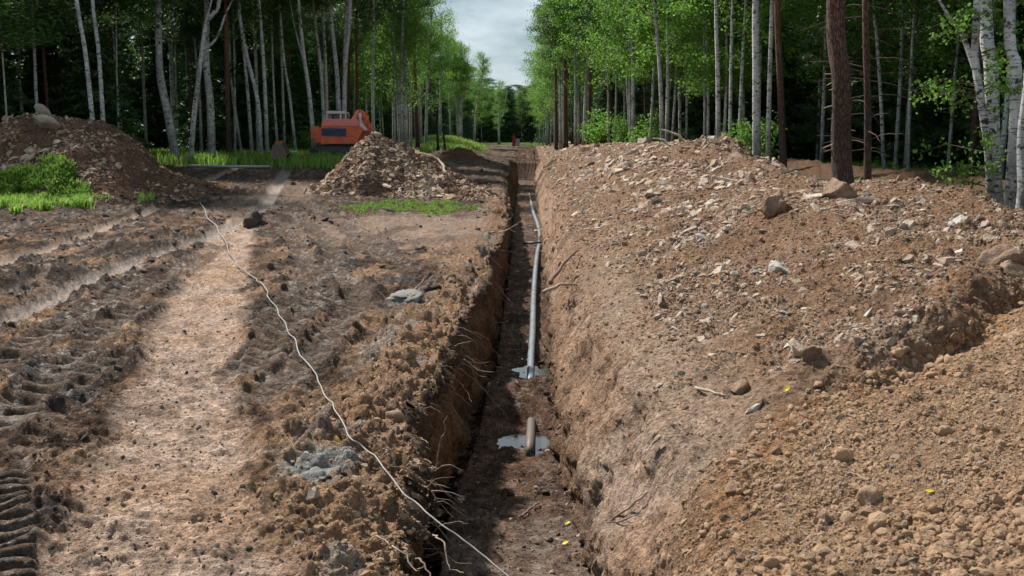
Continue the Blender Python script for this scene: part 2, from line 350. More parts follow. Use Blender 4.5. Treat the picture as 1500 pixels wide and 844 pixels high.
col = mixc(col, colr(.27, .17, .11), v01(ver * .9 * (.3 + nA))); col = mixc(col, colr(.33, .20, .115), v01(ver * ss(.45, .8, nB) * .6 * ss(16, 9, Y)))
gcl = plane(470, 700)
M_grey = ss(1.1, .4, np.hypot((X - gcl.x) / .30, (Y - gcl.y) / .55) + .4 * fbm2(X * 4, Y * 4, 2, 205))
M_grey = np.maximum(M_grey, .8 * ss(.25, .5, fbm2(X * 1.6 + 9, Y * 1.4, 3, 206)) * v01(ver + .25 * mud) * .7)
col = mixc(col, colr(.24, .25, .25), v01(M_grey * .8) * M_left)
# trench
wallc = colr(.135, .082, .052) * (.75 + .5 * nC[..., None])
wallc = mixc(wallc, colr(.23, .125, .065), ss(.4, .9, nB) * ss(.3, .7, dz) * .7)
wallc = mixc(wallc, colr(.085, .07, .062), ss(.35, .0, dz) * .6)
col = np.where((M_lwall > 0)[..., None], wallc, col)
flc = colr(.095, .056, .038) * (.6 + .8 * nC[..., None]); flc = mixc(flc, colr(.24, .185, .15), ss(10.5, 8, Y) * nA * .8)
col = mixc(col, flc, v01(M_floor))
rwc = colr(.30, .195, .135) * (.8 + .4 * nA[..., None]); rwc = mixc(rwc, colr(.36, .27, .215), ss(.5, .9, nB) * .7); rwc = mixc(rwc, colr(.16, .095, .06), ss(.5, .85, nC) * .45)
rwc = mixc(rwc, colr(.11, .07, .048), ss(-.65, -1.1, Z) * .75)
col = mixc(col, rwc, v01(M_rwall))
slc = colr(.21, .13, .083) * (.78 + .45 * nA[..., None]); slc = mixc(slc, colr(.33, .235, .175), ss(.45, .85, nB) * .5)
slc = mixc(slc, colr(.27, .15, .085), ss(.5, .9, nC) * .4); slc = mixc(slc, colr(.13, .085, .06), ss(.55, .95, v01(.5 + .7 * fbm2(X * 1.1 + 20, Y * .8, 3, 207))) * .55)
slc = mixc(slc, colr(.36, .27, .21), v01(ss(.25, .05, t_) * ss(26, 10, Y) * .5))
slc = mixc(slc, colr(.105, .07, .052), v01(pk * 1.2) * .6)
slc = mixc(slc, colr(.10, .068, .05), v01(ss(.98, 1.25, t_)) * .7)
slc = mixc(slc, colr(.17, .115, .08), ss(26, 50, Y) * .5)
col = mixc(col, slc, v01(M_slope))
sac = colr(.32, .205, .13) * (.8 + .4 * nA[..., None]); sac = mixc(sac, colr(.42, .235, .115), ss(.45, .85, nB) * .6 ); sac = mixc(sac, colr(.23, .16, .11), ss(.5, .9, nD) * .4)
_, sdS, _, _ = polyd(X, Y, SL)
sac = mixc(sac, colr(.34, .17, .075), v01(np.exp(-((sdS - .15) / .22)**2) * .7))
col = mixc(col, sac, v01(M_sand))
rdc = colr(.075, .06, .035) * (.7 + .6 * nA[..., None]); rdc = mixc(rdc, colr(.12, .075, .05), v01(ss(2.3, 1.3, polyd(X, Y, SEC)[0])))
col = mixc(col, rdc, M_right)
grs = colr(.05, .085, .02) * (.7 + .6 * nA[..., None])
M_gl = M_left * ss(46, 50, Y + .25 * (X + 10) + 1.2 * vn2(X * .4, Y * .2, 208)) * ss(-7.5, -8.6, X + .5*vn2(Y*.2, X*.1, 209))
M_gl = np.maximum(M_gl, v01(1.3 * np.exp(-((X + 8.5) / 4.0)**2 - ((Y - 99) / 12)**2) - .3))
M_gl = np.maximum(M_gl, ss(150, 180, Y))
col = mixc(col, grs, v01(M_gl))
col = mixc(col, colr(.11, .075, .055), v01(M_left * ss(32, 60, Y) * (1 - M_gl) * .6))
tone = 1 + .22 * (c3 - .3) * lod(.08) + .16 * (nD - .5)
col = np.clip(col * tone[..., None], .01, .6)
wet = v01(mud * (.4 + .6 * fbm2(X * 1.1, Y * .9, 3, 210)) + M_t2 * .15 + M_t3 * .2 + lug_m * .35 + M_floor * (.5 + .5 * (nA > .5)) + M_lwall * .15)
wet = wet * (1 - .85 * ver)

# ------------------------------------------------------------------ materials
def newmat(name):
    m = bpy.data.materials.new(name); m.use_nodes = True
    b = m.node_tree.nodes['Principled BSDF']; return m, m.node_tree, b
def nd(t, k, **kw):
    n = t.nodes.new(k)
    for a, v in kw.items():
        if a in n.inputs: n.inputs[a].default_value = v
        else: setattr(n, a, v)
    return n
def mathn(t, op, a=None, b=None, c=None):
    n = t.nodes.new('ShaderNodeMath'); n.operation = op
    for i, v in enumerate((a, b, c)):
        if v is None: continue
        if isinstance(v, (int, float)): n.inputs[i].default_value = v
        else: t.links.new(v, n.inputs[i])
    return n.outputs[0]
def vmul(t, colsock, fac):
    n = t.nodes.new('ShaderNodeVectorMath'); n.operation = 'SCALE'; t.links.new(colsock, n.inputs[0])
    if isinstance(fac, (int, float)): n.inputs['Scale'].default_value = fac
    else: t.links.new(fac, n.inputs['Scale'])
    return n.outputs[0]
def mixrgb(t, f, a, b):
    n = t.nodes.new('ShaderNodeMix'); n.data_type = 'RGBA'
    if isinstance(f, (int, float)): n.inputs[0].default_value = f
    else: t.links.new(f, n.inputs[0])
    for i, v in ((6, a), (7, b)):
        if isinstance(v, tuple): n.inputs[i].default_value = v + (1,) if len(v) == 3 else v
        else: t.links.new(v, n.inputs[i])
    return n.outputs[2]
def ramp(t, s, lo, hi):
    n = t.nodes.new('ShaderNodeMapRange'); n.inputs[1].default_value = lo; n.inputs[2].default_value = hi; t.links.new(s, n.inputs[0]); return n.outputs[0]
def noise(t, vec, scale, detail=4, rough=.55):
    n = nd(t, 'ShaderNodeTexNoise', Scale=scale, Detail=detail, Roughness=rough)
    if vec is not None: t.links.new(vec, n.inputs['Vector'])
    return n.outputs[0]

def soil_mat():
    m, t, b = newmat('soil'); 
    a = nd(t, 'ShaderNodeAttribute', attribute_name='col'); wt = nd(t, 'ShaderNodeAttribute', attribute_name='wet')
    co = nd(t, 'ShaderNodeTexCoord').outputs['Object']
    n1 = noise(t, co, 22, 6, .65); n2 = noise(t, co, 95, 4, .6); 
    n0 = noise(t, co, 7, 5, .7); f = mathn(t, 'MULTIPLY', mathn(t, 'MAXIMUM', mathn(t, 'ADD', mathn(t, 'MULTIPLY', n1, 2.9), -.42), .12), mathn(t, 'ADD', mathn(t, 'MULTIPLY', n2, 1.7), .15)); f = mathn(t, 'MULTIPLY', f, mathn(t, 'ADD', mathn(t, 'MULTIPLY', n0, 1.3), .4))
    c = vmul(t, a.outputs['Color'], f)
    vo = nd(t, 'ShaderNodeTexVoronoi', Scale=34.0, Randomness=1.0); t.links.new(co, vo.inputs['Vector'])
    sx = nd(t, 'ShaderNodeSeparateColor'); t.links.new(vo.outputs['Color'], sx.inputs[0])
    chip = mathn(t, 'MULTIPLY', ramp(t, sx.outputs[0], .86, .9), ramp(t, vo.outputs['Distance'], .42, .30))
    c = mixrgb(t, mathn(t, 'MULTIPLY', chip, .55), c, (.34, .28, .23))
    t.links.new(c, b.inputs['Base Color'])
    r = mathn(t, 'SUBTRACT', .95, mathn(t, 'MULTIPLY', wt.outputs['Fac'], mathn(t, 'ADD', .15, mathn(t, 'MULTIPLY', n1, .55)))); t.links.new(r, b.inputs['Roughness'])
    t.links.new(mathn(t, 'ADD', .02, mathn(t, 'MULTIPLY', wt.outputs['Fac'], mathn(t, 'MULTIPLY', ramp(t, n0, .53, .60), .6))), b.inputs['Specular IOR Level'])
    hgt = mathn(t, 'ADD', mathn(t, 'MULTIPLY', n1, 1.2), mathn(t, 'MULTIPLY', n2, .35)); hgt = mathn(t, 'ADD', hgt, mathn(t, 'MULTIPLY', chip, .25))
    bp = nd(t, 'ShaderNodeBump', Strength=1.0, Distance=.06); t.links.new(hgt, bp.inputs['Height']); t.links.new(bp.outputs[0], b.inputs['Normal'])
    return m
MS = soil_mat()

def stone_mat(name, ca, cb, cc, bump=.02):
    m, t, b = newmat(name)
    co = nd(t, 'ShaderNodeTexCoord').outputs['Object']; oi = nd(t, 'ShaderNodeObjectInfo').outputs['Random']
    n1 = noise(t, co, 3.0, 5, .65); n2 = noise(t, co, 14, 5, .6)
    c = mixrgb(t, oi, ca, cb); c = mixrgb(t, ramp(t, n1, .42, .68), c, cc)
    c = vmul(t, c, mathn(t, 'ADD', .55, mathn(t, 'MULTIPLY', n2, .9)))
    t.links.new(c, b.inputs['Base Color']); b.inputs['Roughness'].default_value = .88; b.inputs['Specular IOR Level'].default_value = .25
    bp = nd(t, 'ShaderNodeBump', Strength=.7, Distance=bump * 3); t.links.new(mathn(t, 'ADD', n1, mathn(t, 'MULTIPLY', n2, .5)), bp.inputs['Height']); t.links.new(bp.outputs[0], b.inputs['Normal'])
    return m
M_STONE = stone_mat('shale_stone', (.27, .20, .15), (.58, .48, .39), (.36, .25, .18))
M_STONEG = stone_mat('grey_stone', (.22, .20, .17), (.55, .51, .45), (.30, .25, .21))
M_WHITE = stone_mat('pale_stone', (.5, .48, .45), (.62, .6, .56), (.4, .34, .28))
M_CLOD = stone_mat('soil_clod', (.44, .295, .19), (.33, .235, .165), (.50, .30, .165))
M_CLODR = stone_mat('brown_clod', (.27, .165, .105), (.22, .14, .095), (.34, .21, .135))
M_CLODD = stone_mat('dark_clod', (.055, .042, .035), (.13, .09, .068), (.085, .062, .05))
M_CLAY = stone_mat('grey_clay', (.17, .165, .16), (.24, .235, .225), (.15, .13, .11))

def simple(name, c, rough=.6, metal=0.0, nz=.25, scale=8, spec=.4, bump=0.0, dirt=None):
    m, t, b = newmat(name); co = nd(t, 'ShaderNodeTexCoord').outputs['Object']
    n1 = noise(t, co, scale, 5, .65)
    cc = mixrgb(t, 0.0, c, c); 
    if dirt: cc = mixrgb(t, ramp(t, noise(t, co, scale * .4, 6, .7), .48, .68), c, dirt)
    cc = vmul(t, cc, mathn(t, 'ADD', 1 - nz / 2, mathn(t, 'MULTIPLY', n1, nz)))
    t.links.new(cc, b.inputs['Base Color']); b.inputs['Roughness'].default_value = rough; b.inputs['Metallic'].default_value = metal; b.inputs['Specular IOR Level'].default_value = spec
    if bump:
        bp = nd(t, 'ShaderNodeBump', Strength=.6, Distance=bump); t.links.new(n1, bp.inputs['Height']); t.links.new(bp.outputs[0], b.inputs['Normal'])
    return m
def leaf_mat(name, a, bb, tr=.45, trc=None):
    m, t, b = newmat(name)
    geo = nd(t, 'ShaderNodeNewGeometry').outputs['Random Per Island']; oi = nd(t, 'ShaderNodeObjectInfo').outputs['Random']
    c = mixrgb(t, geo, a, bb); c = vmul(t, c, mathn(t, 'ADD', .75, mathn(t, 'MULTIPLY', oi, .5)))
    t.links.new(c, b.inputs['Base Color']); b.inputs['Roughness'].default_value = .55; b.inputs['Specular IOR Level'].default_value = .25
    tl = nd(t, 'ShaderNodeBsdfTranslucent'); k = vmul(t, c, 1.25); t.links.new(k, tl.inputs['Color'])
    ms = nd(t, 'ShaderNodeMixShader'); ms.inputs[0].default_value = tr; t.links.new(b.outputs[0], ms.inputs[1]); t.links.new(tl.outputs[0], ms.inputs[2])
    t.links.new(ms.outputs[0], t.nodes['Material Output'].inputs['Surface']); return m
M_LB = leaf_mat('birch_leaf', (.10, .21, .035), (.17, .32, .055), .5)
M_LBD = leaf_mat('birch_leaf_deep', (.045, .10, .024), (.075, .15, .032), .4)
M_LP = leaf_mat('pine_needle', (.04, .085, .034), (.07, .125, .042), .25)
M_LS = leaf_mat('spruce_needle', (.04, .09, .034), (.07, .13, .042), .2)
M_GR = leaf_mat('grass_blade', (.11, .22, .035), (.19, .33, .06), .4)
M_GRL = leaf_mat('lush_weed', (.14, .27, .04), (.27, .42, .08), .4)
M_GRM = leaf_mat('meadow_blade', (.17, .30, .05), (.26, .42, .08), .4)
M_GRY = leaf_mat('dry_grass', (.20, .23, .07), (.30, .30, .11), .35)

def birch_mat():
    m, t, b = newmat('birch_bark'); tco = nd(t, 'ShaderNodeTexCoord').outputs['Object']
    def mapped(s):
        mp_ = nd(t, 'ShaderNodeMapping'); mp_.inputs['Scale'].default_value = s; t.links.new(tco, mp_.inputs[0]); return mp_.outputs[0]
    dash = ramp(t, noise(t, mapped((5, 5, 30)), 1.0, 4, .7), .53, .60)
    patch = ramp(t, noise(t, mapped((5, 5, 5.5)), 1.0, 4, .7), .57, .62)
    sp = nd(t, 'ShaderNodeSeparateXYZ'); t.links.new(tco, sp.inputs[0]); z = sp.outputs[2]
    low = ramp(t, z, 2.6, .0); lowp = mathn(t, 'MULTIPLY', low, ramp(t, noise(t, mapped((6, 6, 2.2)), 1.0, 5, .7), .38, .52))
    grey = noise(t, mapped((2, 2, 1)), 1.0, 4, .6)
    c = mixrgb(t, ramp(t, grey, .3, .7), (.32, .325, .325), (.72, .72, .70))
    dark = mathn(t, 'MAXIMUM', mathn(t, 'MAXIMUM', mathn(t, 'MULTIPLY', dash, .85), patch), lowp)
    c = mixrgb(t, dark, c, (.035, .03, .027)); t.links.new(c, b.inputs['Base Color']); b.inputs['Roughness'].default_value = .75
    bp = nd(t, 'ShaderNodeBump', Strength=.5, Distance=.02); t.links.new(dark, bp.inputs['Height']); bp.invert = True; t.links.new(bp.outputs[0], b.inputs['Normal']); return m
def pine_mat():
    m, t, b = newmat('pine_bark'); tco = nd(t, 'ShaderNodeTexCoord').outputs['Object']
    mp_ = nd(t, 'ShaderNodeMapping'); mp_.inputs['Scale'].default_value = (26, 26, 5); t.links.new(tco, mp_.inputs[0])
    vo = nd(t, 'ShaderNodeTexVoronoi', Scale=1.0, feature='DISTANCE_TO_EDGE'); 
    wr = nd(t, 'ShaderNodeVectorMath'); wr.operation = 'ADD'; t.links.new(mp_.outputs[0], wr.inputs[0])
    nn = nd(t, 'ShaderNodeTexNoise', Scale=1.5, Detail=3.0); t.links.new(mp_.outputs[0], nn.inputs[0]); t.links.new(nn.outputs['Color'], wr.inputs[1]); t.links.new(wr.outputs[0], vo.inputs['Vector'])
    crack = ramp(t, vo.outputs[0], .0, .16)
    sp = nd(t, 'ShaderNodeSeparateXYZ'); t.links.new(tco, sp.inputs[0]); 
    up = ramp(t, mathn(t, 'ADD', sp.outputs[2], mathn(t, 'MULTIPLY', noise(t, tco, 1.2, 4), 2.5)), 3.0, 7.5)
    lowc = mixrgb(t, noise(t, tco, 9, 4), (.05, .034, .03), (.13, .075, .06)); hic = mixrgb(t, noise(t, tco, 6, 4), (.20, .095, .055), (.33, .15, .075))
    c = mixrgb(t, up, lowc, hic); c = mixrgb(t, crack, (.035, .025, .022), c)
    t.links.new(c, b.inputs['Base Color']); b.inputs['Roughness'].default_value = .85
    bp = nd(t, 'ShaderNodeBump', Strength=1.0, Distance=.03); t.links.new(crack, bp.inputs['Height']); t.links.new(bp.outputs[0], b.inputs['Normal']); return m
M_BIRCH = birch_mat(); M_PINE = pine_mat()
M_TWIG = simple('twig', (.10, .07, .055), .85, nz=.6)
M_WOOD = simple('bare_wood', (.34, .26, .19), .75, nz=.7, scale=20)
M_ROOT = simple('root', (.20, .14, .105), .8, nz=.9, scale=25)
M_ROOTD = simple('brown_root', (.15, .09, .065), .85, nz=.6, scale=25)

# ------------------------------------------------------------------ mesh helpers
def mesh_np(name, V, F, mats=(), smooth=False, mi=None):
    me = bpy.data.meshes.new(name); V = np.asarray(V, np.float32); F = np.asarray(F, np.int32)
    me.vertices.add(len(V)); me.vertices.foreach_set('co', V.ravel())
    k = F.shape[1]; me.loops.add(F.size); me.loops.foreach_set('vertex_index', F.ravel())
    me.polygons.add(len(F)); me.polygons.foreach_set('loop_start', np.arange(0, F.size, k, dtype=np.int32))
    me.update(calc_edges=True)
    for m in mats: me.materials.append(m)
    if mi is not None: me.polygons.foreach_set('material_index', np.asarray(mi, np.int32))
    if smooth: me.polygons.foreach_set('use_smooth', np.ones(len(F), bool))
    return me
def obj(name, me, parent=None, loc=None):
    o = bpy.data.objects.new(name, me); C.objects.link(o)
    if parent is not None: o.parent = parent
    if loc is not None: o.location = loc
    return o
def tag(o, label=None, cat=None, group=None, kind=None):
    if label: o['label'] = label
    if cat: o['category'] = cat
    if group: o['group'] = group
    if kind: o['kind'] = kind
    return o
def empty(name, loc=(0, 0, 0)):
    o = bpy.data.objects.new(name, None); C.objects.link(o); o.location = loc; o.empty_display_size = .3; return o

# ------------------------------------------------------------------ terrain objects
fx = .25 * (GX[1:, 1:] + GX[:-1, 1:] + GX[1:, :-1] + GX[:-1, :-1]); fy = .25 * (GY[1:, 1:] + GY[:-1, 1:] + GY[1:, :-1] + GY[:-1, :-1])
fsm = sandy(fx, fy)[1]
cls = np.zeros(fx.shape, int)
cls[(fx > lipx(fy)) & (fx < frx(fy) + .42) & (fy < 80.5) & (fy > 2.4)] = 1
cls[(fx >= frx(fy) + .42) & (fx < ridge_x(fy) + 2.6) & (fy < 140) & (fy > 2.4)] = 2
cls[(fsm > .5) & (fx > frx(fy) + .42) & (fx < 40) & (fy > 2.4)] = 3
idx = np.arange(NR * NC).reshape(NR, NC)
Q = np.stack([idx[:-1, :-1], idx[:-1, 1:], idx[1:, 1:], idx[1:, :-1]], -1).reshape(-1, 4)
PV = np.stack([PX_, PY_, PZ_], -1).reshape(-1, 3); CV = col.reshape(-1, 3); WV = wet.reshape(-1); NV = FN.reshape(-1, 3)
terr = {}
def attach_col(me, c, wv):
    a = me.color_attributes.new('col', 'FLOAT_COLOR', 'POINT'); a.data.foreach_set('color', np.concatenate([c, np.ones((len(c), 1), np.float32)], 1).astype(np.float32).ravel())
    b_ = me.attributes.new('wet', 'FLOAT', 'POINT'); b_.data.foreach_set('value', wv.astype(np.float32))
for k, nm in ((0, 'ground'), (1, 'trench'), (2, 'soil_ridge'), (3, 'sandy_heap')):
    q = Q[cls.ravel() == k]; u, inv = np.unique(q, return_inverse=True)
    me = mesh_np(nm, PV[u], inv.reshape(-1, 4), [MS], True); attach_col(me, CV[u], WV[u])
    terr[nm] = obj(nm, me)
tag(terr['ground'], kind='structure'); tag(terr['trench'], kind='structure')
tag(terr['soil_ridge'], 'long high bank of brown excavated soil and shale rubble right of the trench', 'soil bank')
tag(terr['sandy_heap'], 'loose orange-tan sandy heap of crumbly clods filling the bottom right foreground', 'sand heap')
VPX, VPY, VD = topx(PX_, PY_, PZ_)
def surf(px, py, r=3.5):
    """point and normal of the finished terrain seen at a photo pixel"""
    while True:
        m = np.where(((VPX - px)**2 + (VPY - py)**2 < r * r) & (GY > 2.5))
        if len(m[0]): break
        r *= 1.6
    k = np.argmin(VD[m]); i, j = m[0][k], m[1][k]
    near = VD[m] < VD[m][k] * 1.06
    i, j = m[0][near], m[1][near]; k = np.argmin((VPX[i, j] - px)**2 + (VPY[i, j] - py)**2); i, j = i[k], j[k]
    return Vector((PX_[i, j], PY_[i, j], PZ_[i, j])), Vector(FN[i, j])
def hz(x, y):
    """height of the finished terrain at x, y"""
    i = int(np.clip(np.searchsorted(RY, y), 1, NR - 1)); i = i if abs(RY[i] - y) < abs(RY[i - 1] - y) else i - 1
    j = int(np.clip(np.searchsorted(GX[i], x), 1, NC - 1)); return float(PZ_[i, j])


# ------------------------------------------------------------------ loose stones and clods
rng = np.random.default_rng(5)
def hull_mesh(name, seed, flat=.5, n=16, mat=None, jag=.25, long_=1.3):
    rr = random.Random(seed); bm = bmesh.new()
    for i in range(n):
        v = Vector((rr.gauss(0, 1), rr.gauss(0, 1), rr.gauss(0, 1))).normalized() * (1 - jag * rr.random())
        bm.verts.new((v.x * .5 * long_, v.y * .5, max(-.5, min(.5, v.z * .75)) * flat))
    r = bmesh.ops.convex_hull(bm, input=bm.verts[:])
    for v in [v for v in bm.verts if not v.link_faces]: bm.verts.remove(v)
    me = bpy.data.meshes.new(name); bm.to_mesh(me); bm.free()
    if mat: me.materials.append(mat)
    return me
def lump_mesh(name, seed, mat, sub=2, flat=.75):
    bm = bmesh.new(); bmesh.ops.create_icosphere(bm, subdivisions=sub, radius=.5)
    co_ = np.array([v.co[:] for v in bm.verts], np.float32)
    d_ = 1 + .42 * vn3(co_[:, 0] * 3 + seed * 9.1, co_[:, 1] * 3, co_[:, 2] * 3, seed) + .18 * vn3(co_[:, 0] * 7 + seed, co_[:, 1] * 7, co_[:, 2] * 7, seed + 3)
    for v, k in zip(bm.verts, d_): v.co *= float(k); v.co.z *= flat; v.co.x *= 1.15
    me = bpy.data.meshes.new(name); bm.to_mesh(me); bm.free(); me.materials.append(mat)
    for p in me.polygons: p.use_smooth = sub > 1
    return me
SLAB = [hull_mesh('slab', 100 + i, flat=.34, n=15, mat=M_STONE, long_=1.25 + .15 * (i % 3)) for i in range(6)]
SLABG = [hull_mesh('grey_slab', 120 + i, flat=.36, n=15, mat=M_STONEG, long_=1.2 + .2 * (i % 3)) for i in range(5)]
ROCK = [hull_mesh('rock', 140 + i, flat=.7, n=18, mat=M_STONE) for i in range(4)]
CLODS = [lump_mesh('clod', i, M_CLOD, 1) for i in range(3)] + [hull_mesh('clod', 160 + i, flat=.8, n=13, mat=M_CLOD, jag=.4) for i in range(4)]
CLODR = [lump_mesh('brown_clod', i, M_CLODR, 1) for i in range(5)]
CLODB = [lump_mesh('clod', 20 + i, M_CLOD, 2) for i in range(4)]
CLODD = [lump_mesh('dark_clod', 10 + i, M_CLODD, 2 if i % 2 else 1, .65) for i in range(5)]

def align(nv, yaw, tilt):
    q = Vector(nv).to_track_quat('Z', 'Y'); return (q @ Euler((random.gauss(0, tilt), random.gauss(0, tilt), yaw)).to_quaternion())
def scatter(name, pts, nrm, scl, protos, tilt=.35, parent=None):
    """one object of many small pieces: geometry-node instances on a cloud of points"""
    n = len(pts); rot = np.zeros((n, 3), np.float32)
    # euler from normal (z axis to normal) plus spin
    az = np.arctan2(nrm[:, 1], nrm[:, 0]); el = np.arccos(np.clip(nrm[:, 2], -1, 1))
    sp = rng.uniform(0, 6.28, n); el = el + rng.normal(0, tilt, n)
    ca, sa, ce, se, cs, sn = np.cos(az), np.sin(az), np.cos(el), np.sin(el), np.cos(sp), np.sin(sp)
    # R = Rz(az) Ry(el) Rz(sp)
    r00 = ca * ce * cs - sa * sn; r10 = sa * ce * cs + ca * sn; r20 = -se * cs
    r21 = se * sn; r22 = ce
    rot[:, 0] = np.arctan2(r21, r22); rot[:, 1] = np.arcsin(np.clip(-r20, -1, 1)); rot[:, 2] = np.arctan2(r10, r00)
    me = bpy.data.meshes.new(name); me.vertices.add(n); me.vertices.foreach_set('co', np.asarray(pts, np.float32).ravel())
    for nm, ty, dt in (('rot', 'FLOAT_VECTOR', rot), ('scl', 'FLOAT', scl)):
        a = me.attributes.new(nm, ty, 'POINT'); a.data.foreach_set('vector' if ty == 'FLOAT_VECTOR' else 'value', np.asarray(dt, np.float32).ravel())
    a = me.attributes.new('pick', 'INT', 'POINT'); a.data.foreach_set('value', rng.integers(0, len(protos), n).astype(np.int32))
    o = obj(name, me, parent)
    key = tuple(p.name for p in protos)
    if key not in scatter.cols:
        c = bpy.data.collections.new('loose_pieces')
        for i, p in enumerate(protos): c.objects.link(bpy.data.objects.new('piece_%02d' % i, p))
        scatter.cols[key] = c
    g = bpy.data.node_groups.new('scatter_pieces', 'GeometryNodeTree')
    g.interface.new_socket('Geometry', in_out='INPUT', socket_type='NodeSocketGeometry'); g.interface.new_socket('Geometry', in_out='OUTPUT', socket_type='NodeSocketGeometry')
    gi = g.nodes.new('NodeGroupInput'); go = g.nodes.new('NodeGroupOutput'); ip = g.nodes.new('GeometryNodeInstanceOnPoints'); ci = g.nodes.new('GeometryNodeCollectionInfo')
    ci.inputs[0].default_value = scatter.cols[key]; ci.inputs[1].default_value = True; ci.inputs[2].default_value = True
    def na(nm, ty):
        q = g.nodes.new('GeometryNodeInputNamedAttribute'); q.data_type = ty; q.inputs[0].default_value = nm; return q.outputs[0]
    g.links.new(gi.outputs[0], ip.inputs['Points']); g.links.new(ci.outputs[0], ip.inputs['Instance']); ip.inputs['Pick Instance'].default_value = True
    g.links.new(na('pick', 'INT'), ip.inputs['Instance Index'])
    er = g.nodes.new('FunctionNodeEulerToRotation'); g.links.new(na('rot', 'FLOAT_VECTOR'), er.inputs[0]); g.links.new(er.outputs[0], ip.inputs['Rotation'])
    g.links.new(na('scl', 'FLOAT'), ip.inputs['Scale']); g.links.new(ip.outputs[0], go.inputs[0])
    md = o.modifiers.new('pieces', 'NODES'); md.node_group = g
    o['kind'] = 'stuff'; return o
scatter.cols = {}
# areas of the mesh cells, to draw random positions per true area or per picture area
Pg = np.stack([PX_, PY_, PZ_], -1)
ca_ = np.linalg.norm(np.cross(Pg[1:, :-1] - Pg[:-1, :-1], Pg[:-1, 1:] - Pg[:-1, :-1]), axis=-1)
inview = ((VPX > -120) & (VPX < 1620) & (VPY > 150) & (VPY < 960) & (GY > 3))[:-1, :-1]
def draw(mask, n, power=1.0):
    """n random cells by area / distance**(2*power)"""
    wgt = ca_ * mask[:-1, :-1] * inview / np.maximum(GY[:-1, :-1], 3)**(2 * power)
    cdf = np.cumsum(wgt.ravel().astype(np.float64)); k = np.searchsorted(cdf, rng.random(n) * cdf[-1]); i, j = k // (NC - 1), k % (NC - 1)
    u, v = rng.random((2, n, 1)).astype(np.float32)
    P = Pg[i, j] * (1 - u) * (1 - v) + Pg[i + 1, j] * u * (1 - v) + Pg[i, j + 1] * (1 - u) * v + Pg[i + 1, j + 1] * u * v
    return P, FN[i, j]
def sizes(n, lo, hi, p=2.2):
    u = rng.random(n); return (lo**-p + u * (hi**-p - lo**-p))**(-1 / p)
patchy = ss(.38, .62, v01(.5 + .7 * fbm2(X * .75, Y * .55, 3, 301)))
rubm = rub * (.07 + patchy**1.6)
def piece(name, me, P, nv, s, parent=None, tilt=.3, sink=.18, yaw=None):
    o = obj(name, me); sx, sy, sz = (s, s, s) if isinstance(s, (int, float)) else s
    q = align(nv, random.uniform(0, 6.28) if yaw is None else yaw, tilt)
    loc = Vector(P) - Vector(nv) * (sz * -.12 + sink * sz * .3)
    o.location = loc; o.rotation_mode = 'QUATERNION'; o.rotation_quaternion = q; o.scale = (sx, sy, sz)
    if parent is not None: o.parent = parent
    return o
def stones(parent, mask, n, lo, hi, protos, power=.5):
    P, Nn = draw(mask, n, power); S = sizes(n, lo, hi, 2.0) * np.clip(P[:, 1] / 14, .7, 2.4)
    for p, q, s_ in zip(P, Nn, S): piece('stone', random.choice(protos), p, q, (float(s_) * random.uniform(.8, 1.3), float(s_), float(s_) * random.uniform(.7, 1.3)), parent, .35)
stones(terr['soil_ridge'], rubm * (t_ < 1.2), 295, .09, .34, SLAB + SLAB + SLABG[:3] + ROCK[:2])
stones(terr['ground'], M_right * (polyd(X, Y, SEC)[0] < 1.6) + ver * .5 + ss(.3, .6, wet) * mud * .12, 120, .06, .2, SLABG + ROCK)
stones(terr['trench'], M_floor + .15 * M_lwall, 70, .05, .13, SLAB[:3] + ROCK)
stones(terr['sandy_heap'], M_sand, 60, .03, .085, SLAB + ROCK)
n = 34000; P, Nn = draw(rubm * (t_ < 1.35), n, .75); scatter('rubble', P, Nn, sizes(n, .022, .16, 1.9) * np.clip(P[:, 1] / 12, .6, 2.5), SLAB[:4] + SLABG[:1] + ROCK[:1], .45)
n = 75000; P, Nn = draw(M_slope * (.10 + .35 * ss(.4, .7, nA) + rub * (.4 + patchy)) + .25 * M_rwall * ss(.4, .7, nC), n, .9); scatter('rubble', P, Nn, sizes(n, .015, .07, 2.2) * np.clip(P[:, 1] / 10, .6, 3), CLODR, .6)
n = 52000; P, Nn = draw(M_sand * (.25 + ss(.3, .7, nA)), n, .6); scatter('loose_clods', P, Nn, sizes(n, .009, .06, 2.4), CLODS, .8)
n = 900; P, Nn = draw(M_sand * ss(.45, .8, nB) + .6 * M_sand * np.exp(-((polyd(X, Y, SL)[1] - .1) / .2)**2), n, .5); scatter('loose_clods', P, Nn, sizes(n, .04, .10, 2.6), CLODB + CLODS[:2] + CLODR[:2], .8)
n = 1500; P, Nn = draw(M_sand * 1.0, n, .5); scatter('gravel', P, Nn, sizes(n, .015, .06, 2.4), SLAB[:3] + SLABG[:2], .8)
n = 9000; P, Nn = draw(ver * 1.0, n, .6); scatter('loose_clods', P, Nn, sizes(n, .012, .09, 2.3), CLODS + ROCK[:1], .8)
n = 50000; P, Nn = draw(mud * (.2 + ss(.5, .8, v01(.5 + .7 * fbm2(X * 1.3, Y * 1.1, 3, 305)))) * (1 - .7 * lug_m) + BERM * .8 * (Y < 60), n, .8); scatter('mud_clods', P, Nn, sizes(n, .018, .13, 2.0) * np.clip(P[:, 1] / 14, .6, 2.2), CLODD, .6)
n = 5000; P, Nn = draw(M_floor * 1.0, n, .5); scatter('trench_crumbs', P, Nn, sizes(n, .015, .09, 2.3), CLODD[:3] + ROCK[:1], .7)
n = 2500; P, Nn = draw(M_path * 1.0, n, .6); scatter('path_crumbs', P, Nn, sizes(n, .01, .05, 2.6), CLODS[:2] + CLODD[:3], .6)

M_BROCK = stone_mat('brown_rock', (.20, .13, .09), (.32, .21, .145), (.16, .11, .08))
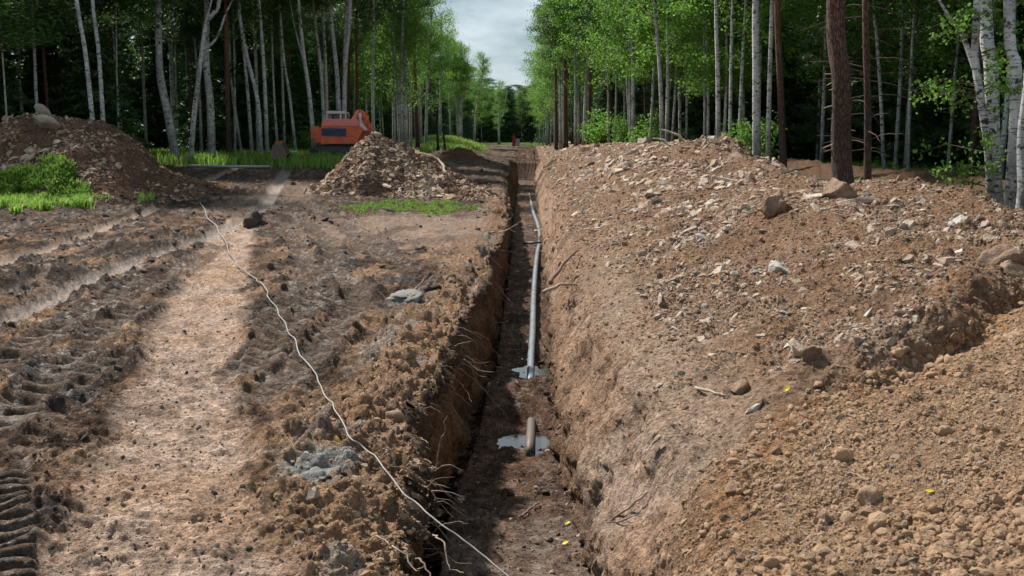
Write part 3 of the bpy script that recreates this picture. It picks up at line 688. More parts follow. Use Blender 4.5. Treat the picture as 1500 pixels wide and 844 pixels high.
# stones and blocks that can be picked out one by one
def big(px, py, wpx, me, label, cat='stone', shape=(1, .8, .8), name='loose_stone', tilt=.25, yaw=None, sink=.3, mat=None):
    P, nv = surf(px, py); d = (P - cam.location).length; s = wpx / FPX * d
    if mat: me = me.copy(); me.materials.clear(); me.materials.append(mat)
    o = piece(name, me, P, nv.lerp(Vector((0, 0, 1)), .3).normalized(), (s * shape[0], s * shape[1], s * shape[2]), None, tilt, sink, yaw); tag(o, label, cat); return o
big(1106, 600, 34, SLAB[0], 'small whitish angular stone on the edge where brown bank meets the orange heap', shape=(.9, .6, 1.1), mat=M_WHITE, yaw=.9)
def lump(seed, mat, cuts=5, sub=4, rough=.16):
    """a broken block: a sphere cut by random planes, then roughened"""
    rr = random.Random(seed); bm = bmesh.new(); bmesh.ops.create_icosphere(bm, subdivisions=sub, radius=.62)
    for k in range(cuts):
        nn = Vector((rr.gauss(0, 1), rr.gauss(0, 1), rr.gauss(0, 1))).normalized(); dd = rr.uniform(.22, .40)
        for v in bm.verts:
            h = v.co.dot(nn) - dd
            if h > 0: v.co -= nn * h
    co_ = np.array([v.co[:] for v in bm.verts], np.float32); d_ = rough * fbm3(co_[:, 0] * 4 + seed, co_[:, 1] * 4, co_[:, 2] * 9, 4, seed)
    for v, k in zip(bm.verts, d_): v.co *= 1 + float(k)
    me = bpy.data.meshes.new('block'); bm.to_mesh(me); bm.free(); me.materials.append(mat)
    for p in me.polygons: p.use_smooth = True
    return me
big(1140, 312, 62, lump(3, M_BROCK), 'large jutting brown rock block on the bank left of the thick pine', shape=(1, .8, .8), name='rock_block', sink=.2)
big(1233, 289, 46, lump(5, M_BROCK), 'upright crumbly tan rock in front of the thick pine trunk', shape=(.9, .8, .95), name='rock_block', sink=0)
big(1468, 383, 44, lump(8, M_BROCK, 3, 4, .26), 'rounded brown boulder near the right edge below the birches', shape=(1, .8, .8), name='boulder')
big(1490, 398, 40, lump(9, M_BROCK, 5), 'flat broken rock against the right frame edge under the brown boulder', shape=(1, .8, .6), name='rock_block')
big(1400, 371, 36, SLABG[1], 'thin tilted grey slab lying alone on the rubble mound below the birches', shape=(1.1, .6, .35), name='stone_slab', mat=M_WHITE)
big(1358, 404, 26, SLAB[2], 'upright narrow tan slab under the thin tilted grey slab', shape=(.7, .5, 1.1), name='stone_slab')
big(1403, 324, 22, SLABG[2], 'small pinkish flat stone near the mound top left of the forked birch', shape=(1, .8, .7), mat=M_WHITE)
big(1142, 397, 40, lump(12, M_STONE, 6, 3), 'broad pale stone embedded in the middle of the rubble slope', shape=(1.1, .8, .55), mat=M_WHITE, name='pale_rock')
big(1029, 352, 30, SLAB[4], 'pale pointed upright shard high on the slope above the broad pale stone', shape=(.8, .4, 1.2), tilt=.5, mat=M_WHITE, name='stone_shard')
big(1270, 462, 32, SLABG[3], 'pale flat stone, left one of two above the dark bank scar', shape=(1, .7, .5), mat=M_WHITE)
big(1298, 468, 34, SLABG[4], 'pale flat stone, right one of two above the dark bank scar', shape=(1, .7, .5), mat=M_WHITE)
big(1160, 502, 30, SLABG[0], 'pale angular shard on the slope above the ochre heap edge', shape=(1, .6, .6), mat=M_WHITE, name='stone_shard')
big(1188, 525, 36, lump(15, M_BROCK, 9, 3), 'grey rounded rock half sunk above the ochre heap edge', shape=(1, .8, .8), name='grey_rock')
big(1085, 574, 26, lump(16, M_BROCK, 4, 3), 'small rounded brown rock left of the whitish angular stone', shape=(1, .8, .8), name='brown_rock')
big(1330, 822, 34, SLABG[2], 'pale grey stone at the very bottom of the sandy heap', shape=(1, .7, .6), mat=M_WHITE, name='grey_stone')
big(1273, 730, 26, lump(17, M_CLOD, 2, 3), 'egg-shaped soil lump in the middle of the sandy heap', 'clod', shape=(1, .9, 1), name='soil_lump')
big(1287, 765, 34, lump(18, M_CLOD, 3, 3), 'long soil lump right below the egg-shaped one on the sandy heap', 'clod', shape=(.7, 1.2, .7), name='soil_lump')
big(1232, 675, 32, lump(19, M_CLOD, 3, 3), 'soil lump beside a small root in the upper sandy heap', 'clod', shape=(1, .8, .9), name='soil_lump')
big(1385, 635, 26, lump(21, M_CLOD, 5, 3), 'dark shaded wedge of soil on the upper right sandy heap', 'clod', shape=(.8, .6, 1), name='soil_lump')
big(590, 437, 74, lump(30, M_CLAY, 4, 4, .3), 'long grey clay lump on the mud beside the trench, tan stick behind it', 'clay lump', shape=(1.15, .55, .5), name='clay_lump', yaw=.35)
big(632, 425, 44, lump(31, M_CLODD, 4, 4, .3), 'dark soil lump touching the right end of the long grey clay lump', 'clod', shape=(1, .6, .6), name='soil_lump')
big(468, 700, 62, lump(33, M_CLAY, 3, 4, .35), 'crumbly blue-grey clay lump on the path verge left of the cable', 'clay lump', shape=(1, .8, .35), name='clay_lump', sink=.8)
big(565, 470, 30, lump(34, M_CLODD, 3, 3, .3), 'low dark mud lump just below the long grey clay lump', 'clod', shape=(1, .7, .6), name='soil_lump')
big(373, 333, 30, lump(35, M_CLODD, 2, 3, .4), 'dark mud clod standing where the two tyre tracks fork', 'clod', shape=(1, .8, .9), name='mud_clod', sink=0)
big(580, 610, 34, lump(36, M_BROCK, 5, 3), 'brown broken rock on the trench verge right of the cable', shape=(1.1, .7, .7), name='brown_rock')

# ------------------------------------------------------------------ tubes
def tube_data(P, rad, sides=6, cap=True, V=None, F=None):
    V = [] if V is None else V; F = [] if F is None else F; b0 = len(V); n = len(P); up = Vector((0, 0, 1))
    P = [Vector(p) for p in P]
    for i in range(n):
        tdir = (P[min(i + 1, n - 1)] - P[max(i - 1, 0)]).normalized(); a = up if abs(tdir.z) < .9 else Vector((1, 0, 0))
        u = tdir.cross(a).normalized(); v = tdir.cross(u); r = rad[i] if hasattr(rad, '__len__') else rad
        for k in range(sides):
            an = 6.28318 * k / sides; V.append(P[i] + (u * math.cos(an) + v * math.sin(an)) * r)
    for i in range(n - 1):
        for k in range(sides):
            a = b0 + i * sides + k; b = b0 + i * sides + (k + 1) % sides; F.append((a, b, b + sides, a + sides))
    if cap:
        V.append(P[-1]); c = len(V) - 1
        for k in range(sides): F.append((b0 + (n - 1) * sides + k, b0 + (n - 1) * sides + (k + 1) % sides, c, c))
        V.append(P[0]); c = len(V) - 1
        for k in range(sides): F.append((b0 + (k + 1) % sides, b0 + k, c, c))
    return V, F
def tube_mesh(name, P, rad, mat, sides=6):
    V, F = tube_data(P, rad, sides)
    me = bpy.data.meshes.new(name); me.from_pydata([tuple(v) for v in V], [], [tuple(dict.fromkeys(f)) for f in F]); me.materials.append(mat)
    me.polygons.foreach_set('use_smooth', [True] * len(me.polygons)); return me
def meander(P, k=6, amp=.02, seed=0):
    Q_ = smooth_poly([tuple(p) for p in P], k); rr = random.Random(seed)
    return [Vector(q) + Vector((rr.gauss(0, amp), rr.gauss(0, amp), rr.gauss(0, amp * .5))) for q in Q_]

# cable: follows the ground from the left heap, then hangs across the trench edge
cab = [(293, 297), (299, 312), (310, 330), (326, 352), (345, 382), (365, 407), (385, 425), (400, 442), (414, 475), (432, 500), (446, 533), (462, 562), (474, 590), (490, 615), (511, 643), (535, 660), (556, 678), (575, 702), (592, 724)]
cp = []
for i, (a, b) in enumerate(cab):
    P, nv = surf(a, b, 2.5); cp.append(P + nv * .012 if b < 650 else plane(a, b, float(np.interp(b, [650, 700, 725], [max(P.z, .02) + .02, .09, .07]))))
lz = cp[-1].z
cp += [plane(615, 742, lz - .02), plane(645, 768, lz - .07), plane(680, 792, lz - .13), plane(712, 818, lz - .19), plane(748, 848, lz - .25), plane(790, 885, lz - .30), plane(850, 960, lz - .3)]
cs_ = smooth_poly([tuple(p) for p in cp], 3); rr = random.Random(4); ctl = []
for i, q in enumerate(cs_):
    q = Vector(q); am = .028 * min(1, max(0, q.y - 5.5) / 9) if q.y > 6.4 else .003
    ctl.append(q + Vector((rr.gauss(0, am), rr.gauss(0, am * 1.5), 0)))
out = []
for q in smooth_poly([tuple(p) for p in ctl], 4):
    q = Vector(q)
    if q.x < float(lipx(np.array([q.y]))[0]) - .12: q.z = max(hz(q.x + a_, q.y + b_) for a_ in (-.05, 0, .05) for b_ in (-.06, 0, .06)) + .012
    out.append(q)
for k in range(12):
    for i in range(1, len(out) - 1): out[i].z = max(out[i].z, (out[i - 1].z + out[i + 1].z) / 2)
M_CABLE = simple('cable_sheath', (.27, .26, .24), .55, nz=.5, scale=4, dirt=(.17, .13, .10))
o = obj('cable', tube_mesh('cable', out, [.0055 + .00035 * max(q.y - 6, 0) for q in out], M_CABLE, 7)); tag(o, 'thin pale wavy cable running over the mud and hanging across the trench edge', 'cable')
cb2 = []
for a, b in [(216, 226), (222, 236), (232, 248), (243, 262), (258, 272), (275, 285), (290, 294)]:
    P, nv = surf(a, b, 3); cb2.append(P)

# ------------------------------------------------------------------ trench contents
M_PIPE = simple('grey_plastic', (.19, .235, .275), .35, nz=.3, scale=6, spec=.6, dirt=(.16, .11, .08))
M_PIPED = simple('muddy_pipe', (.10, .085, .074), .6, nz=.5, scale=9, dirt=(.14, .09, .065))
M_PIPEK = simple('black_plastic', (.03, .035, .04), .4, nz=.3)
def tz(px, py, z):
    p = plane(px, py, z); return p
pipe_pts = [(775, 263, -.98), (774, 275, -.98), (777, 292, -1.0), (781, 310, -1.05), (788, 330, -1.1), (791, 350, -1.15), (787, 372, -1.18), (784, 400, -1.2), (782, 430, -1.22), (781, 460, -1.24), (780, 490, -1.25), (778, 520, -1.27), (777, 552, -1.31), (776, 566, -1.42)]
pp = [tz(*q) for q in pipe_pts]
def pipe_r(y): return .049 + .0005 * y
M_ = smooth_poly([tuple(p) for p in pp], 5)
o = obj('pipe', tube_mesh('pipe', M_, [pipe_r(p[1]) * (.6 if p[1] > 52 else 1) for p in M_], M_PIPE, 14)); tag(o, 'long grey plastic pipe lying along the trench bottom', 'pipe')
qq = [tz(779, 606, -1.46), tz(778, 625, -1.34), tz(777, 645, -1.31), tz(776, 662, -1.38), tz(776, 675, -1.5)]
o = obj('pipe', tube_mesh('pipe', smooth_poly([tuple(p) for p in qq], 5),   .058, M_PIPED, 14)); tag(o, 'short muddy stretch of pipe showing between two halves of the nearer puddle', 'pipe')
y0 = tz(787, 359, -1.12).y
o = obj('cross_bar', tube_mesh('cross_bar', [(-.16, y0, -1.06), (.3, y0, -1.04), (.72, y0 + .05, -1.03)], .035, M_PIPEK, 8)); tag(o, 'short dark bar lying crosswise over the grey pipe in the trench', 'bar')
m, t, b = newmat('puddle_water'); b.inputs['Base Color'].default_value = (.035, .027, .02, 1); b.inputs['Roughness'].default_value = .04; b.inputs['Specular IOR Level'].default_value = .9; b.inputs['IOR'].default_value = 1.5
bp = nd(t, 'ShaderNodeBump', Strength=.12, Distance=.01); t.links.new(noise(t, nd(t, 'ShaderNodeTexCoord').outputs['Object'], 14, 2), bp.inputs['Height']); t.links.new(bp.outputs[0], b.inputs['Normal'])
M_WATER = m
def puddle(cx, cy, rx_, ry_, z, seed):
    V = [(cx, cy, z)]; n = 40
    for k in range(n):
        a = 6.2832 * k / n; r = 1 + .18 * math.sin(3 * a + seed) + .1 * math.sin(7 * a + seed * 2); V.append((cx + rx_ * r * math.cos(a), cy + ry_ * r * math.sin(a), z))
    me = bpy.data.meshes.new('puddle'); me.from_pydata(V, [], [(0, 1 + k, 1 + (k + 1) % n) for k in range(n)]); me.materials.append(M_WATER)
    o = obj('puddle', me); tag(o, kind='structure')
p = tz(772, 645, -1.36); puddle(-.08, 12.0, .62, .85, -1.432, 1.0)
p = tz(770, 535, -1.36); puddle(-.05, 15.7, .55, 1.2, -1.428, 2.3)

# ------------------------------------------------------------------ roots, sticks, leaves
def stick(px0, pxs, dz, rad, mat, label, name='stick', cat='stick', lift=.03):
    pts = []
    for (a, b_) in pxs:
        P, nv = surf(a, b_, 3); pts.append(P + nv * lift)
    # keep the ends on the line of sight but even out the depth between them
    P0, P1 = pts[0], pts[-1]
    o = obj(name, tube_mesh(name, meander(pts, 5, rad * .6, int(pxs[0][0])), [rad * (1.1 - .6 * i / (5 * (len(pts) - 1))) for i in range(5 * (len(pts) - 1) + 1)], mat, 6)); tag(o, label, cat); return o
def seg3(name, A, B, Y0, Y1, rad, mat, label=None, cat=None, bend=.05, seed=1, parent=None):
    """a stick between two photo pixels at given distances"""
    a = at(A[0], A[1], Y0); b_ = at(B[0], B[1], Y1); m_ = (a + b_) / 2 + Vector((0, 0, bend)); 
    pts = meander([a, m_, b_], 6, rad * .5, seed); o = obj(name, tube_mesh(name, pts, [rad * (1.15 - .6 * i / 12) for i in range(len(pts))], mat, 6), parent)
    if label: tag(o, label, cat)
    return o
ya = surf(848, 420)[0].y
seg3('branch', (796, 428), (850, 418), ya - .4, ya - .1, .028, M_WOOD, 'pale peeled branch sticking out of the right trench wall', 'branch', .06)
seg3('branch', (805, 415), (846, 366), ya + .6, ya + 3, .035, M_ROOTD, 'brown branch leaning down the right trench wall above the pale branch', 'branch')
stick(0, [(1128, 306), (1108, 312), (1095, 320)], 0, .02, M_ROOTD, 'short brown stick beside the large jutting rock block')
stick(0, [(604, 432), (625, 408)], 0, .02, M_ROOTD, 'brown stick lying flat just above the long grey clay lump')
stick(0, [(714, 344), (740, 337), (762, 328)], 0, .022, M_WOOD, 'pale stick lying on the left trench lip far up')
stick(0, [(895, 768), (925, 748), (955, 722)], 0, .008, M_ROOTD, 'thin forked twig on the smooth right trench wall', 'twig', 'twig')
stick(0, [(890, 770), (915, 765), (940, 757)], 0, .007, M_ROOTD, 'thin straight twig just under the forked twig on the right trench wall', 'twig', 'twig')
stick(0, [(760, 762), (775, 752), (790, 740)], 0, .014, M_ROOTD, 'short brown stick on the near trench floor', 'stick')
stick(0, [(1020, 571), (1045, 580), (1062, 586)], 0, .014, M_WOOD, 'short pale stick on the bank left of the small brown rock')
stick(0, [(1206, 668), (1213, 655), (1212, 645)], 0, .006, M_WOOD, 'tiny pale root end standing beside a soil lump in the upper sandy heap', 'root_end', 'root')
stick(0, [(1240, 697), (1256, 703), (1266, 710)], 0, .005, M_WOOD, 'tiny grey straw above the egg-shaped soil lump', 'straw', 'straw')
stick(0, [(595, 250 ), (605, 262)], 0, .03, M_WOOD, 'x') if False else None
# broken branches on the ridge top
seg3('broken_branch', (1012, 214), (968, 190), 33, 33.5, .05, M_WOOD, 'pale broken branch leaning left on the bank top below the forest', 'branch', .1)
seg3('broken_branch', (985, 216), (955, 203), 34, 34.5, .04, M_WOOD, 'lower pale broken branch lying on the bank top below the forest', 'branch', .1)
# thin roots hanging out of the left trench lip
rootsL = [((655, 520), (722, 545)), ((660, 528), (718, 530)), ((668, 535), (712, 552)), ((640, 560), (668, 572)), ((648, 600), (700, 645)), ((640, 690), (655, 610)), ((600, 645), (628, 648)), ((655, 515), (690, 500)), ((670, 540), (748, 617)), ((590, 682), (640, 684)), ((585, 698), (640, 712)), ((545, 806), (588, 782)), ((540, 798), (560, 795)), ((620, 788), (685, 768)), ((618, 815), (690, 826)), ((640, 780), (680, 840)), ((650, 795), (700, 860)), ((720, 408), (752, 445)), ((715, 480), (745, 470)), ((700, 545), (738, 560)), ((700, 500), (730, 520)), ((735, 380), (752, 392)), ((650, 545), (690, 590)), ((600, 820), (650, 860)), ((565, 800), (620, 830)), ((735, 330), (757, 340))]
for i, (A, B) in enumerate(rootsL):
    P, nv = surf(*A, 3); Yr = min(P.y, 30); L_ = .12 + .1 * random.random()
    a = P - nv * .03; b_ = at(B[0], B[1], Yr - .15 - .2 * random.random()); m1 = a.lerp(b_, .35) + Vector((0, 0, .03 + .03 * random.random())); m2 = a.lerp(b_, .7) + Vector((random.gauss(0, .02), 0, random.gauss(0, .03)))
    pts = meander([a, m1, m2, b_], 5, .006, i); r0 = random.uniform(.003, .0058) * (1 + Yr / 22)
    obj('root', tube_mesh('root', pts, [r0 * (1.1 - .7 * k / 15) for k in range(len(pts))], M_ROOT if i % 3 else M_WOOD, 5), terr['trench'])
P, Nn = draw(((M_lwall > 0) * (Z > -.75) + .4 * ((X > xl - .25) & (X < xl))) * (Y < 40) * (Y > 6.2), 120, .7)
for i, (p, q) in enumerate(zip(P, Nn)):
    p = Vector(p); q = Vector(q); dr = (Vector((1, random.gauss(-.2, .5), random.gauss(-.1, .45)))).normalized(); ln = random.uniform(.08, .38)
    pts = meander([p - dr * .02, p + dr * ln * .5 + Vector((0, 0, random.gauss(.0, .03))), p + dr * ln + Vector((0, 0, -.25 * ln))], 4, .008, i + 90); r0 = random.uniform(.0025, .006) * (1 + p.y / 18)
    obj('root', tube_mesh('root', pts, [r0 * (1.1 - .8 * k / 8) for k in range(len(pts))], M_ROOT if i % 2 else M_ROOTD, 4), terr['trench'])
M_YEL = leaf_mat('fallen_yellow_leaf', (.75, .55, .04), (.8, .62, .08), .3)
def leafm(nm):
    me = bpy.data.meshes.new(nm); me.from_pydata([(-.5, 0, .05), (-.2, .28, 0), (.2, .25, .06), (.55, 0, .0), (.2, -.25, .06), (-.2, -.28, 0), (0, 0, -.04)], [], [(0, 1, 6), (1, 2, 6), (2, 3, 6), (3, 4, 6), (4, 5, 6), (5, 0, 6)]); me.materials.append(M_YEL); return me
LEAF = leafm('leaf')
for px_, py_, s_, lb in [(1361, 723, 11, 'yellow fallen birch leaf on the right part of the sandy heap'), (1152, 572, 11, 'yellow leaf on the crest of the orange heap edge'), (1427, 450, 8, 'yellow leaf on the rubble near the right edge'), (496, 644, 8, 'yellow leaf on the verge just left of the cable'), (828, 798, 9, 'yellow leaf on the near trench floor'), (833, 768, 8, 'orange-yellow leaf on the trench floor by the right wall'), (1247, 458, 8, 'yellow leaf above the pale flat stones on the rubble slope')]:
    P, nv = surf(px_, py_, 3); o = piece('fallen_leaf', LEAF, P + nv * .01, nv, s_ / FPX * (P - cam.location).length * 1.15, None, .3, 0); tag(o, lb, 'leaf')


# ------------------------------------------------------------------ rubble heaps on the left
M_SHALE = stone_mat('brown_shale', (.25, .175, .12), (.58, .46, .35), (.33, .21, .14))
HSL = [hull_mesh('slab', 180 + i, flat=.36, n=15, mat=M_SHALE, long_=1.2 + .2 * (i % 3)) for i in range(7)]
def heap(name, crest, Yc, runf, runb, label, seed, stonecol, x0, x1, brown):
    nx, ny = 300, 230
    xs = np.linspace(x0, x1, nx); ys = np.linspace(Yc - runf - .8, Yc + runb + .5, ny)
    HX, HY = np.meshgrid(xs, ys); HX = HX.astype(np.float32); HY = HY.astype(np.float32)
    cx, czz = zip(*crest); H = np.interp(HX, cx, czz)
    yc = Yc + .5 * vn2(HX * .3, HX * 0, seed) ; d = np.where(HY < yc, (yc - HY) / runf, (HY - yc) / runb)
    g = ground_lvl(HX, HY)
    sh = np.clip(1 - d * (1 + .12 * vn2(HX * .6, HY * .3, seed + 1)), -.2, 1); sh = np.where(sh > .86, sh - .6 * (sh - .86)**2 / .14, sh)
    Zh = g + (H - g) * 1.09 * sh - .05 * (1 - sh)
    Zh = np.where((H - g) < .05, g - .3, Zh)
    c_1 = clod(HX * 1.9, HY * 1.9, seed + 2, .6); c_2 = clod(HX * 4.1, HY * 4.1, seed + 3, .6)
    Zh += (.10 * c_1 + .07 * c_2 + .10 * fbm2(HX * .9, HY * .9, 3, seed + 4) + .02 * fbm2(HX * 8, HY * 8, 2, seed + 5)) * ss(-.15, .1, sh)
    Ph = np.stack([HX, HY, Zh], -1); ii = np.arange(nx * ny).reshape(ny, nx)
    Qh = np.stack([ii[:-1, :-1], ii[:-1, 1:], ii[1:, 1:], ii[1:, :-1]], -1).reshape(-1, 4)
    cc = colr(*brown) * (.65 + .7 * v01(.5 + .6 * fbm2(HX * 1.5, HY * 1.5, 3, seed + 6)))[..., None]
    me = mesh_np(name, Ph.reshape(-1, 3), Qh, [MS], True); attach_col(me, cc.reshape(-1, 3), np.zeros(nx * ny))
    o = obj(name, me); tag(o, label, 'rubble heap'); Nh = gridnormals(HX, HY, Zh)
    keep = (sh > -.05) & (HY < yc + 1.0)
    def hdraw(n, bias):
        wv = (keep * bias)[:-1, :-1] * 1.0; cdf = np.cumsum(wv.ravel()); k = np.searchsorted(cdf, rng.random(n) * cdf[-1]); i, j = k // (nx - 1), k % (nx - 1)
        u, v = rng.random((2, n, 1)); P = Ph[i, j] * (1 - u) * (1 - v) + Ph[i + 1, j] * u * (1 - v) + Ph[i, j + 1] * (1 - u) * v + Ph[i + 1, j + 1] * u * v
        return P, Nh[i, j]
    def find(px, py):
        a, b, d_ = topx(HX, HY, Zh); m = (a - px)**2 + (b - py)**2 + (HY > yc + .5) * 1e4; k = np.unravel_index(np.argmin(m), m.shape); return Vector(Ph[k]), Vector(Nh[k])
    pat = ss(.30, .6, v01(.5 + .75 * fbm2(HX * .9, HY * .9, 3, seed + 7))) * (.35 + .65 * ss(.95, .3, sh)) * stonecol(HX, HY)
    P, Nn = hdraw(260, pat); S = sizes(260, .16, .42, 1.7)
    for p, q, s_ in zip(P, Nn, S): piece('stone', random.choice(HSL), p, q, (float(s_) * random.uniform(.9, 1.4), float(s_), float(s_) * random.uniform(.7, 1.2)), o, .4)
    n = 6500; P, Nn = hdraw(n, pat + .04); q = scatter('rubble', P, Nn, sizes(n, .05, .22, 1.8), HSL, .5)
    n = 5000; P, Nn = hdraw(n, keep * 1.0); q = scatter('rubble', P, Nn, sizes(n, .04, .14, 2), CLODD, .6)
    def inpx(xa, xb, ya, yb, n):
        a, b, d_ = topx(HX, HY, Zh); return hdraw(n, (a > xa) * (a < xb) * (b > ya + 22 * np.abs(a - 75) / 60) * (b < yb) * (fbm2(HX * 1.4, HY * 1.4, 3, 9) > -.12) * 1.0)[0]
    o2 = inpx; find.inpx = inpx
    return o, find
def cw(L_, Yc): return sorted((at(a, b, Yc).x, at(a, b, Yc).z) for a, b in L_)
cr1 = cw([(-220, 215), (-120, 195), (-40, 184), (0, 184), (20, 178), (45, 168), (75, 172), (100, 178), (130, 180), (150, 178), (172, 190), (200, 212), (230, 244), (262, 262), (300, 268), (330, 285)], 37.5)
hp1, find1 = heap('rubble_heap', cr1, 37.5, 4.6, 4.2, 'wide heap of dark soil and grey shale at the left with two boulders on top', 400, lambda a, b: ss(-13.5, -17, a) * .9 + .2, cr1[0][0], cr1[-1][0], (.15, .085, .056))
cr2 = cw([(448, 292), (462, 284), (480, 264), (500, 238), (520, 216), (545, 196), (562, 202), (590, 214), (620, 228), (650, 246), (690, 268), (722, 284), (745, 296)], 39.5)
hp2, find2 = heap('rubble_heap', cr2, 39.5, 2.9, 2.6, 'pointed heap of soil and shale slabs in front of the red excavator', 430, lambda a, b: 1 + 0 * a, cr2[0][0], cr2[-1][0], (.20, .115, .07))
hp1['label'] = 'wide heap of dark soil and grey shale at the left with two boulders on top'
def boulder(find, px, py, wpx, seed, shape, label, mat=M_STONEG, rot=(0, 0, 0), up=.1):
    P, nv = find(px, py); s = wpx / FPX * P.y; me = lump(seed, mat, 6, 4, .10); o = obj('boulder', me); o.location = P + Vector((0, -.1, up)); o.scale = [s * k for k in shape]; o.rotation_euler = rot; tag(o, label, 'boulder')
M_BOUL = simple('layered_boulder', (.36, .31, .25), .9, nz=1.1, scale=3.2, bump=.12, dirt=(.22, .17, .13))
boulder(find1, 66, 184, 38, 61, (1.1, .5, .5), 'large striped tan boulder lying on the left heap, lower of the two', M_BOUL, (R(-20), R(20), 0), .10)
boulder(find1, 70, 176, 26, 62, (1.1, .35, .5), 'grey boulder standing on edge behind the striped boulder on the left heap', M_BOUL, (0, R(38), .1), .28)
P, nv = find2(648, 235); a = find2(625, 218)[0]; b_ = find2(612, 226)[0]; c_ = find2(655, 258)[0]
o = obj('root_piece', tube_mesh('root_piece', meander([b_ + Vector((0, 0, .05)), a + Vector((.1, 0, .0)), P + Vector((0, -.1, .1)), c_ + Vector((0, -.1, .08))], 5, .02, 2), .055, M_WOOD, 7)); tag(o, 'pale bare root lying over the right flank of the pointed heap', 'root')

# ------------------------------------------------------------------ grass
def blades(name, P, h, wd, mats, mi, lean=.35, parent=None):
    n = len(P); az = rng.uniform(0, 6.283, n); ln = np.abs(rng.normal(0, lean, n)); az2 = az + 1.57 + rng.normal(0, .5, n)
    a = np.stack([np.cos(az), np.sin(az), 0 * az], 1) * (wd / 2)[:, None]; l = np.stack([np.cos(az2), np.sin(az2), 0 * az], 1)
    mid = P + l * (ln * h * .35)[:, None] + np.array([0, 0, 1]) * (h * .6)[:, None]; top = P + l * (ln * h)[:, None] + np.array([0, 0, 1]) * (h * (1 - .3 * ln))[:, None]
    V = np.concatenate([P - a, P + a, mid + a * .8, mid - a * .8, top], 0); k = np.arange(n)
    F = np.concatenate([np.stack([k, k + n, k + 2 * n], 1), np.stack([k, k + 2 * n, k + 3 * n], 1), np.stack([k + 3 * n, k + 2 * n, k + 4 * n], 1)], 0)
    me = mesh_np(name, V, F, mats, False, np.tile(mi, 3)); o = obj(name, me, parent); o['kind'] = 'stuff'; return o
def gdraw(mask, n, power=.5):
    P, _ = draw(mask, n, power); return P.astype(np.float32)
def gpatch(name, mask, n, hh, ww, mats, power=.5, lean=.4, dry=0.0):
    P = gdraw(mask, n, power); k = np.clip(P[:, 1] / 40, .6, 1.6)
    h = hh * rng.uniform(.5, 1.25, n); return blades(name, P - np.array([0, 0, .02]), h, ww * k * rng.uniform(.6, 1.3, n), mats, (rng.random(n) < dry).astype(int), lean)
def gspot(px, py, z=0.05): p = plane(px, py, z); return p.x, p.y
gx, gy = gspot(600, 306); m1 = ss(1.05, .5, np.hypot((X - gx) / 2.3, (Y - gy) / 2.3) + .55 * fbm2(X * 1.3, Y * 1.0, 3, 501)) * M_left * (X < xl - .6) * ss(-.1, .25, fbm2(X * 2.6, Y * 2.0, 3, 502))
gpatch('low_grass', m1, 9000, .13, .028, [M_GRL, M_GRY], .3, .6, .2)
gx, gy = gspot(52, 285); gx, gy = gspot(45, 300); m2 = ss(1.1, .6, np.hypot((X - gx) / 3.0, (Y - gy) / 3.6) + .8 * fbm2(X * .9, Y * .8, 3, 503)) * M_left * (Y < 37) * ss(-.35, .1, fbm2(X * 2.2, Y * 1.6, 2, 504)) 
gpatch('weed_patch', m2, 22000, .36, .05, [M_GRL, M_GRY], .2, .7, .1)
P = find1.inpx(-150, 128, 236, 330, 16000); n = len(P); blades('weed_patch', P.astype(np.float32), .27 * rng.uniform(.3, 1.6, n), .05 * rng.uniform(.6, 1.3, n), [M_GRL, M_GRY], (rng.random(n) < .1).astype(int), .7)
m3 = M_gl * (Y > 42) * (Y < 125) * (X > -34)
gpatch('meadow_grass', m3, 60000, .6, .05, [M_GRM, M_GRY], .75, .5, .12)
m3b = np.exp(-((X + 8.5) / 3.6)**2 - ((Y - 98) / 11)**2) * (np.exp(-((X + 8.5) / 3.6)**2 - ((Y - 98) / 11)**2) > .25)
gpatch('mound_grass', m3b, 9000, .5, .06, [M_GR, M_GRY], .5, .5, .5)
m4 = (X > rxx + 4.5) * (Y > 28) * (Y < 90) * (polyd(X, Y, SEC)[0] > 1.8) * (X < 45)
gpatch('woodland_grass', m4, 30000, .42, .05, [M_GRL, M_GR], .7, .6, .4)

